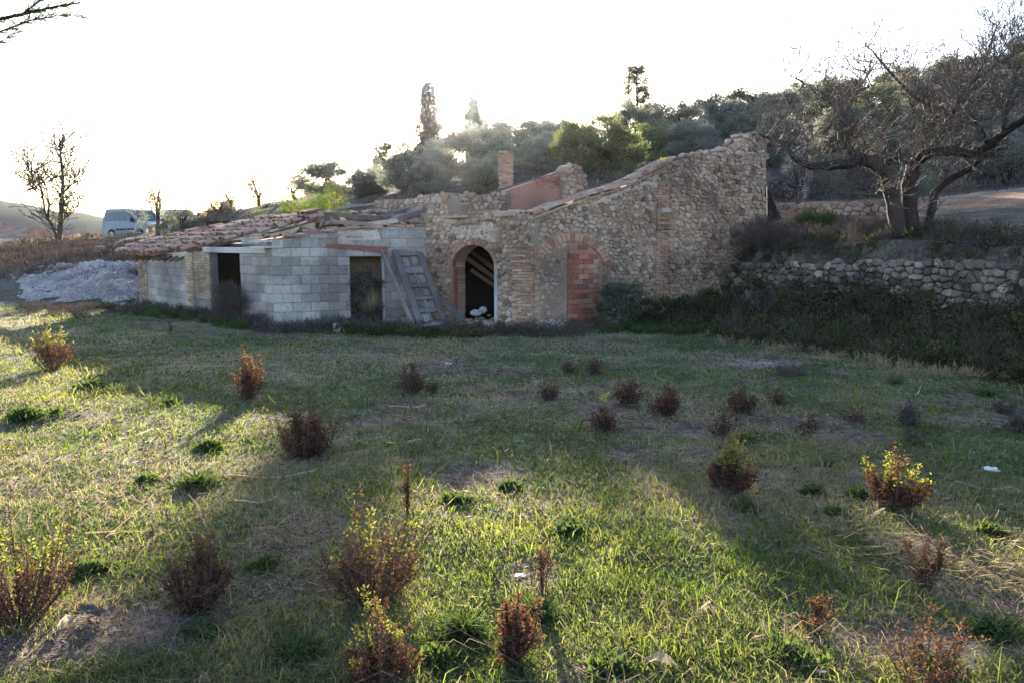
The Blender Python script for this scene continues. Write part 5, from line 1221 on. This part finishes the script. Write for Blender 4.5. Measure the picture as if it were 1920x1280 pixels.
def reed(pts, w, label, up=.02):
    ps = [G(*p) for p in pts]; m = MB(); n = len(ps); vs = []
    fine = []
    for i in range(n - 1):
        for t in np.linspace(0, 1, 5)[:-1]: fine.append(ps[i].lerp(ps[i + 1], t))
    fine.append(ps[-1]); k = len(fine); fs = []
    for i, p in enumerate(fine):
        t = i / (k - 1); d = (fine[min(i + 1, k - 1)] - fine[max(i - 1, 0)]).normalized(); s_ = d.cross(V(0, 0, 1)).normalized(); ww = w * (math.sin(min(1, t + .12) * math.pi * .95) ** .6 + .08) / 2; z = H(p.x, p.y) + up + .02 * math.sin(t * 5 + w * 99)
        vs += [V(p.x, p.y, z) - s_ * ww + V(0, 0, .006), V(p.x, p.y, z - .001), V(p.x, p.y, z) + s_ * ww + V(0, 0, .01 * math.sin(t * 7))]
    for i in range(k - 1): fs += [(i * 3, i * 3 + 1, i * 3 + 4, i * 3 + 3), (i * 3 + 1, i * 3 + 2, i * 3 + 5, i * 3 + 4)]
    m.add(vs, fs); m.build('reed_leaf', M['reed'], label=label, cat='dead leaf', group='pale dead reed leaves on the grass', center=True)
for q in [([(224, 828), (240, 820), (285, 812)], .025, 'pale bent reed leaf in the sunny grass at left'), ([(430, 899), (500, 896), (590, 890)], .02, 'long straight reed leaf lying right out of the dark leafy clump'), ([(425, 897), (500, 890), (560, 866)], .016, 'curved reed leaf rising from the leafy clump to the round bush'),
          ([(160, 1012), (215, 1002), (320, 998), (420, 1000), (520, 994), (545, 978)], .024, 'very long pale reed leaf crossing the left foreground'), ([(350, 980), (403, 958)], .03, 'short pale reed leaf above the middle foreground bush'), ([(440, 950), (520, 938)], .016, 'thin reed leaf left behind the largest bush'),
          ([(1425, 1176), (1438, 1192), (1468, 1218)], .022, 'pale stick curved at its tip in the sunny foreground'), ([(1498, 1242), (1546, 1282)], .03, 'thick pale reed piece at the lower right edge'), ([(1276, 1172), (1332, 1146)], .028, 'tan reed leaf lying in the sunny foreground'),
          ([(1200, 1246), (1235, 1250), (1272, 1262)], .05, 'broad twisted pale leaf at the lower edge'), ([(1590, 984), (1660, 964)], .03, 'tan reed leaf below the widest sunlit bush'), ([(1790, 912), (1840, 916), (1896, 922)], .02, 'straight reed stalk near the right edge'),
          ([(1745, 925), (1780, 944)], .02, 'short reed leaf right of the widest sunlit bush'), ([(1875, 1052), (1912, 1068)], .02, 'short pale stick by the right edge'), ([(1755, 1000), (1772, 978)], .025, 'upturned pale leaf beside the straw mound'),
          ([(280, 945), (292, 960)], .02, 'tiny bent leaf below the low dark clump'), ([(100, 1188), (140, 1168)], .04, 'orange tan leaf under the lower left bush'), ([(90, 1275), (165, 1252)], .02, 'pale reed leaf in the lower left corner'),
          ([(725, 838), (740, 830), (790, 829)], .02, 'pale bent leaf beyond the largest bush'), ([(1715, 745), (1726, 728)], .02, 'pale stick on the grass below the brambles'), ([(1490, 748), (1478, 738)], .02, 'tiny pale stick by the tiny round bush'), ([(730, 768), (800, 762)], .014, 'thin straw below the low bush before the door')]:
    reed(*q)
def litter(u, v, wpx, label, mat='litter', name='litter', cat='litter'):
    g = G(u, v); w = wpx / F * g.y; rd = random.Random(u); m = MB(); n = 5; vs = [(g.x + (i / (n - 1) - .5) * w, g.y + (j / (n - 1) - .5) * w * .7, g.z + .03 + rd.uniform(0, .3) * w) for j in range(n) for i in range(n)]
    m.add(vs, [(j * n + i, j * n + i + 1, j * n + n + i + 1, j * n + n + i) for j in range(n - 1) for i in range(n - 1)]); m.build(name, M[mat], label=label, cat=cat, center=True)
litter(975, 1094, 22, 'crumpled white paper scrap on the grass in the foreground centre'); litter(1858, 890, 26, 'white and grey plastic scrap on the grass near the right edge'); litter(841, 687, 12, 'small flat white scrap on the grass behind the low bush')
litter(178, 1166, 60, 'flat grey bark piece right of the lower left bush', 'bark2', 'bark_piece', 'bark')
# mounds of cut straw
for (u, v, w, h, lab) in [(1690, 1045, 120, 60, 'mound of cut straw and dead stalks at right'), (600, 1100, 110, 34, 'heap of dead brown grass left under the largest bush'), (1900, 1090, 120, 60, 'tangled dead stalks at the right edge'), (560, 1000, 80, 30, 'greyish dead grass patch left of the largest bush'), (1480, 838, 120, 26, 'turned clods with dead roots in the right field'), (1180, 800, 150, 24, 'turned clods around the yellow tipped bush')]:
    g = G(u, v); cs_ = [(g.x + random.gauss(0, w / F * g.y / 2.6), g.y + random.gauss(0, .22), 0) for _ in range(26)]; cs_ = [(x, y, H(x, y) + .02) for x, y, z in cs_]
    n = int(w * h * .07) + 250; p_ = np.array(cs_)[rng.integers(0, 26, n)] + rng.normal(0, 1, (n, 3)) * [.09 * g.y / 3, .08, 0]; p_[:, 2] = Ht(p_[:, 0], p_[:, 1]) + rng.uniform(0, 1, n) ** 2 * h / F * g.y * .8
    d_ = rng.normal(0, 1, (n, 3)) * [1, 1, .22]; o = np_mesh('straw_mound', leafverts(p_, d_, rng.uniform(.03, .13, n), .002 + .0005 * g.y), Q4, rng.uniform(0, 1, n), M['drygrass']); tag(o, lab, None, None, 'stuff')

# ------------------------------------------------------------------ grass
def grass(name, n, mat, label, y0, y1, dens, hf, wf, leanr, u0=-450, u1=2350, rfun=None):
    k = int(n * .55); Ys = np.concatenate([np.exp(rng.uniform(np.log(y0), np.log(y1), k)), 1 / rng.uniform(1 / y1, 1 / y0, n - k)]); u = rng.uniform(u0, u1, n); x = (u - 960) / F * Ys; y = Ys
    ins, d = lowmask(x, y); keep = (ins | (y < 22.5) & (u < 1000)) & (rng.uniform(0, 1, n) < dens(x, y))
    # keep the building footprint clear
    bl = ~((y > 17.0) & (((x - A[0]) * (B[1] - A[1]) - (y - A[1]) * (B[0] - A[0])) < 0.1 * 0 - .5) & (x > -10.8) & (x < -5)) & ~((y > 17.6) & (x > -5) & (x < .4)) & ~((x >= .4) & (y > 16.7 + (x - .4) * .68))
    keep &= bl; x, y, u = x[keep], y[keep], u[keep]; n = len(x); z = Ht(x, y)
    patch = fbm(x * 1.6, y * 1.6, 77); h = hf(x, y, patch) * np.exp(rng.normal(-.15, .5, n)); w = wf(y) * rng.uniform(.7, 1.3, n)
    vv = bladeverts(np.stack([x, y, z], 1), h, w, rng.uniform(*leanr, n), rng.uniform(0, 6.283, n))
    r = np.clip(rfun(x, y) + rng.normal(0, .18, n), 0, 1); o = np_mesh(name, vv, B5, r, M[mat]); tag(o, label, None, None, 'stuff')
gd = lambda x, y: np.clip(1.0 - dryf(x, y) * .6 - dirtf(x, y) * .95, .03, 1)
grass('grass', 340000, 'grass', 'short green grass covering the field', 2.2, 23.5, gd, lambda x, y, p: .024 + .055 * np.clip(p - .42, 0, 1) + .0012 * y, lambda y: .0016 + .0010 * y, (.3, 1.7), rfun=lambda x, y: fbm(x * .7, y * .7, 88) * 1.1 - .1 + .25 * dryf(x, y))
dd = lambda x, y: np.clip(dryf(x, y) * .9 + .08 - dirtf(x, y) * .55, .05, 1)
grass('dry_grass', 210000, 'drygrass', 'dry straw coloured grass mixed through the field', 2.2, 23.5, dd, lambda x, y, p: .03 + .05 * np.clip(p - .4, 0, 1) + .001 * y, lambda y: .0013 + .0009 * y, (.5, 2.2), rfun=lambda x, y: fbm(x * 1.1, y * 1.1, 99))
tf = lambda x, y: np.clip((fbm(x * 1.3, y * 1.3, 123) - .60) * 9, 0, 1) * (1 - dirtf(x, y))
grass('grass_tufts', 90000, 'weed', 'taller fresh green grass in patches of the field', 2.2, 20, tf, lambda x, y, p: .04 + .035 * p, lambda y: .0025 + .0011 * y, (.3, 1.4), rfun=lambda x, y: .5 + 0 * x)
def groundleaves(name, n, mat, label, ln, thr, seed, wf_):
    Ys = np.exp(rng.uniform(np.log(2.3), np.log(15), n)); x = (rng.uniform(-300, 2200, n) - 960) / F * Ys; k = (fbm(x * 1.9, Ys * 1.9, seed) > thr) & lowmask(x, Ys)[0]; x = x[k]; y = Ys[k]; n = len(x); z = Ht(x, y) + rng.uniform(.002, .035, n)
    d = rng.normal(0, 1, (n, 3)) * [1, 1, .35]; l = ln * rng.uniform(.5, 1.5, n) * (.7 + y * .1); o = np_mesh(name, leafverts(np.stack([x, y, z], 1), d, l, l * wf_), Q4, rng.uniform(0, 1, n), M[mat]); tag(o, label, None, None, 'stuff')
groundleaves('clover', 60000, 'weed', 'small broad green leaves between the grass blades', .018, .52, 201, .6)
groundleaves('dead_leaves', 26000, 'scrub', 'small dead brown leaves lying in the grass', .022, .40, 202, .4)
groundleaves('plant_litter', 16000, 'drygrass', 'pale broken bits of dry plants on the ground', .045, .45, 203, .10)
st = lambda x, y: np.full(np.shape(x), 1.0)
grass('straw_bits', 5200, 'drygrass', 'scattered single pale straws lying on the field', 2.3, 14, st, lambda x, y, p: .07 + .05 * p, lambda y: .002 + .0005 * y, (1.6, 3.2), rfun=lambda x, y: .3 + 0 * x)
m = MB(); rd = random.Random(66)
for k in range(420):
    g = G(rd.uniform(-50, 1950), rd.uniform(640, 1270)) if k < 60 else None
    if g is None:
        Y = math.exp(rd.uniform(math.log(2.6), math.log(16))); x = UX(rd.uniform(-200, 2100), Y); g = V(x, Y, H(x, Y))
    s_ = rd.uniform(.004, .012); rock(m, (g.x, g.y, g.z + s_ * .4), s_ * 1.3, s_, s_ * .7, rd)
m.build('pebbles', M['stone'], kind='stuff', label='small stones scattered over the field')

# ------------------------------------------------------------------ parked cars
def car(loc, ang, label, paint, sc=1.0, name='parked_van', van=True):
    rt = empty(name, loc, label, 'van' if van else 'car'); cA, sA = math.cos(ang), math.sin(ang); X = V(sA, -cA, 0) * sc; Yv = V(cA, sA, 0) * sc; Z = V(0, 0, 1) * sc; O = Vector(loc)
    q = lambda x, y, z: O + X * x + Yv * y + Z * z
    if van: prof = [(-2.05, .35), (-2.1, .9), (-2.05, 1.25), (-1.9, 1.78), (-1.6, 1.84), (.2, 1.82), (.45, 1.74), (1.15, 1.1), (1.95, .93), (2.12, .75), (2.15, .35), (1.75, .3), (1.65, .55), (1.35, .68), (1.05, .55), (.95, .3), (-.85, .3), (-.95, .55), (-1.25, .68), (-1.55, .55), (-1.65, .3)]
    else: prof = [(-2.0, .35), (-2.1, .8), (-1.95, 1.05), (-1.5, 1.42), (.0, 1.46), (.9, .98), (1.7, .85), (2.05, .7), (2.1, .35), (1.6, .3), (1.5, .55), (1.25, .64), (1.0, .55), (.9, .3), (-.9, .3), (-1.0, .55), (-1.25, .64), (-1.5, .55), (-1.6, .3)]
    n = len(prof); vs = []; inset = lambda z: 1 - .16 * max(0, (z - .95)) / .9
    for s_ in (-1, 1): vs += [q(x, s_ * .87 * inset(z), z) for x, z in prof]
    fs = [tuple(range(n))[::-1], tuple(range(n, 2 * n))] + [(i, (i + 1) % n, (i + 1) % n + n, i + n) for i in range(n)]
    m = MB(); m.add(vs, fs); m.build('body', paint, rt)
    def pane(nm, ps, mt='carglass'):
        m = MB(); c = sum(ps, V(0, 0, 0)) / len(ps); m.add(ps + [p + (c - p) * .02 - (c - O - Z * .9).normalized() * .02 for p in ps], [tuple(range(len(ps)))] + [(i, (i + 1) % len(ps), (i + 1) % len(ps) + len(ps), i + len(ps)) for i in range(len(ps))]); return m.build(nm, M[mt], rt)
    for s_ in (-1, 1):
        sd_ = lambda x, z: q(x, s_ * (.87 * inset(z) + .012), z)
        if van:
            pane('side_window', [sd_(.1, 1.15), sd_(.95, 1.15), sd_(.45, 1.62), sd_(.1, 1.66)]); pane('side_window', [sd_(-.85, 1.15), sd_(0, 1.15), sd_(0, 1.66), sd_(-.85, 1.66)]); pane('side_window', [sd_(-1.8, 1.15), sd_(-.98, 1.15), sd_(-.98, 1.62), sd_(-1.7, 1.6)])
        else: pane('side_window', [sd_(-.6, .98), sd_(.65, .98), sd_(.1, 1.36), sd_(-.6, 1.38)]); pane('side_window', [sd_(-1.5, .98), sd_(-.7, .98), sd_(-.7, 1.38), sd_(-1.4, 1.34)])
        m = MB(); m.frame_box(q(.95, s_ * 1.0, 1.12), X / sc, Yv / sc, Z / sc, -.08, .08, -.11, .11, -.08, .14, None, .005, .02); m.build('wing_mirror', M['rubber'], rt)
        m = MB(); m.frame_box(q(0, s_ * .885, .62), X / sc, Yv / sc, Z / sc, -.8, .85, -.01, .015, -.05, .05, None, 0, .004); m.build('side_moulding', M['rubber'], rt)
        m = MB(); m.frame_box(q(2.03 if van else 1.98, s_ * .62, .82 if van else .7), X / sc, Yv / sc, Z / sc, -.07, .09, -.16, .16, -.09, .08, None, .004, .02); m.build('headlight', M['chrome'], rt)
        for wx in ((1.35, -1.25) if van else (1.25, -1.25)):
            m = MB(); m.tube([q(wx, s_ * .62, .31), q(wx, s_ * .86, .31)], .31 * sc, 16); w_ = m.build('wheel', M['rubber'], rt, center=True); m = MB(); m.tube([q(wx, s_ * .85, .31), q(wx, s_ * .885, .31)], .19 * sc, 12); m.build('rim', M['chrome'], w_)
    if van: pane('windscreen', [q(1.13, -.72, 1.14), q(1.13, .72, 1.14), q(.52, .66, 1.70), q(.52, -.66, 1.70)]); pane('rear_window', [q(-2.07, -.66, 1.25), q(-2.07, .66, 1.25), q(-1.95, .62, 1.66), q(-1.95, -.62, 1.66)])
    else: pane('windscreen', [q(.86, -.7, 1.02), q(.86, .7, 1.02), q(.12, .62, 1.42), q(.12, -.62, 1.42)])
    m = MB(); m.frame_box(q(2.12 if van else 2.07, 0, .5), X / sc, Yv / sc, Z / sc, -.03, .05, -.8, .8, -.1, .1, None, 0, .02); m.build('bumper', M['rubber'] if van else paint, rt)
    m = MB(); m.frame_box(q(2.12 if van else 2.06, 0, .74 if van else .66), X / sc, Yv / sc, Z / sc, -.03, .03, -.4, .4, -.05, .05, None, 0, .01); m.build('grille', M['rubber'], rt)
p = P(260, 450, 48); car((p.x, p.y, H(p.x, p.y) - .3), R(60), 'grey blue van parked on the crest of the left bank', M['carpaint'], 1.0)
p = P(300, 450, 50); car((p.x + .3, p.y + 2.2, H(p.x + .3, p.y + 2.2) - .5), R(40), 'white car parked behind the light leafed thin tree', M['whitecar'], 1.0, 'parked_car', False)

# ------------------------------------------------------------------ far houses
def house(u0, u1, vt, vb, Y, dep, label, roofm, pitch=.35, wins=3):
    a, b = P(u0, vb, Y), P(u1, vb, Y); z0 = min(a.z, H(a.x, Y)) - .5; z1 = P(u0, vt, Y).z; rt = empty('house', (a.x, Y, a.z), label, 'house', 'houses in the valley at left'); W_ = Wall(a[:2], b[:2])
    m = MB(); W_.box(m, 0, W_.L, z0, z1, -dep, 0); m.build('wall', M['housewall'], rt)
    h = dep * pitch / 2; m = MB(); vs = [W_.pt(-.4, z1, .4), W_.pt(W_.L + .4, z1, .4), W_.pt(W_.L + .4, z1 + h, -dep / 2), W_.pt(-.4, z1 + h, -dep / 2), W_.pt(-.4, z1, -dep - .4), W_.pt(W_.L + .4, z1, -dep - .4)]
    m.add(vs, [(0, 1, 2, 3), (3, 2, 5, 4), (0, 3, 4), (1, 5, 2), (0, 4, 5, 1)]); m.build('roof', roofm, rt)
    for k in range(wins):
        s_ = W_.L * (k + .5) / wins; m = MB(); W_.box(m, s_ - .5, s_ + .5, z1 - 2.2, z1 - .8, -.05, .03); w = m.build('window', M['carglass'], rt)
house(-30, 34, 446, 466, 110, 9, 'brown roofed house at the left edge of the valley', M['houseroof'])
house(40, 66, 444, 460, 130, 6, 'small white house right of the brown roofed house', M['houseroof'], .2, 2)
house(68, 96, 447, 462, 135, 6, 'low white building seen left of the bare tree', M['housewall'], .15, 3)
house(-110, -50, 430, 462, 120, 10, 'farm building beyond the left edge of the picture', M['houseroof'])
m = MB(); p = P(34, 475, 40); m.tube([(p.x, p.y, H(p.x, p.y) - .1), (p.x, p.y, H(p.x, p.y) + .6)], .04, 5); m.build('fence_post', M['bark2'], label='small dark post on the crest of the left bank', cat='post')

# ------------------------------------------------------------------ haze
if HAZE > 0:
    m = MB(); m.add([(x, y, z) for z in (-9, 30) for y in (-200, 1300) for x in (-1300, 700)], [(0, 2, 3, 1), (4, 5, 7, 6), (0, 1, 5, 4), (2, 6, 7, 3), (0, 4, 6, 2), (1, 3, 7, 5)])
    mt, nt, N, L = nmat('haze_air'); o = N('ShaderNodeOutputMaterial'); v = N('ShaderNodeVolumePrincipled'); v.inputs['Color'].default_value = (.92, .93, 1, 1); v.inputs['Density'].default_value = HAZE; v.inputs['Anisotropy'].default_value = .92
    L(v.outputs[0], o.inputs['Volume']); m.build('haze', mt, kind='stuff', label='pale evening haze')
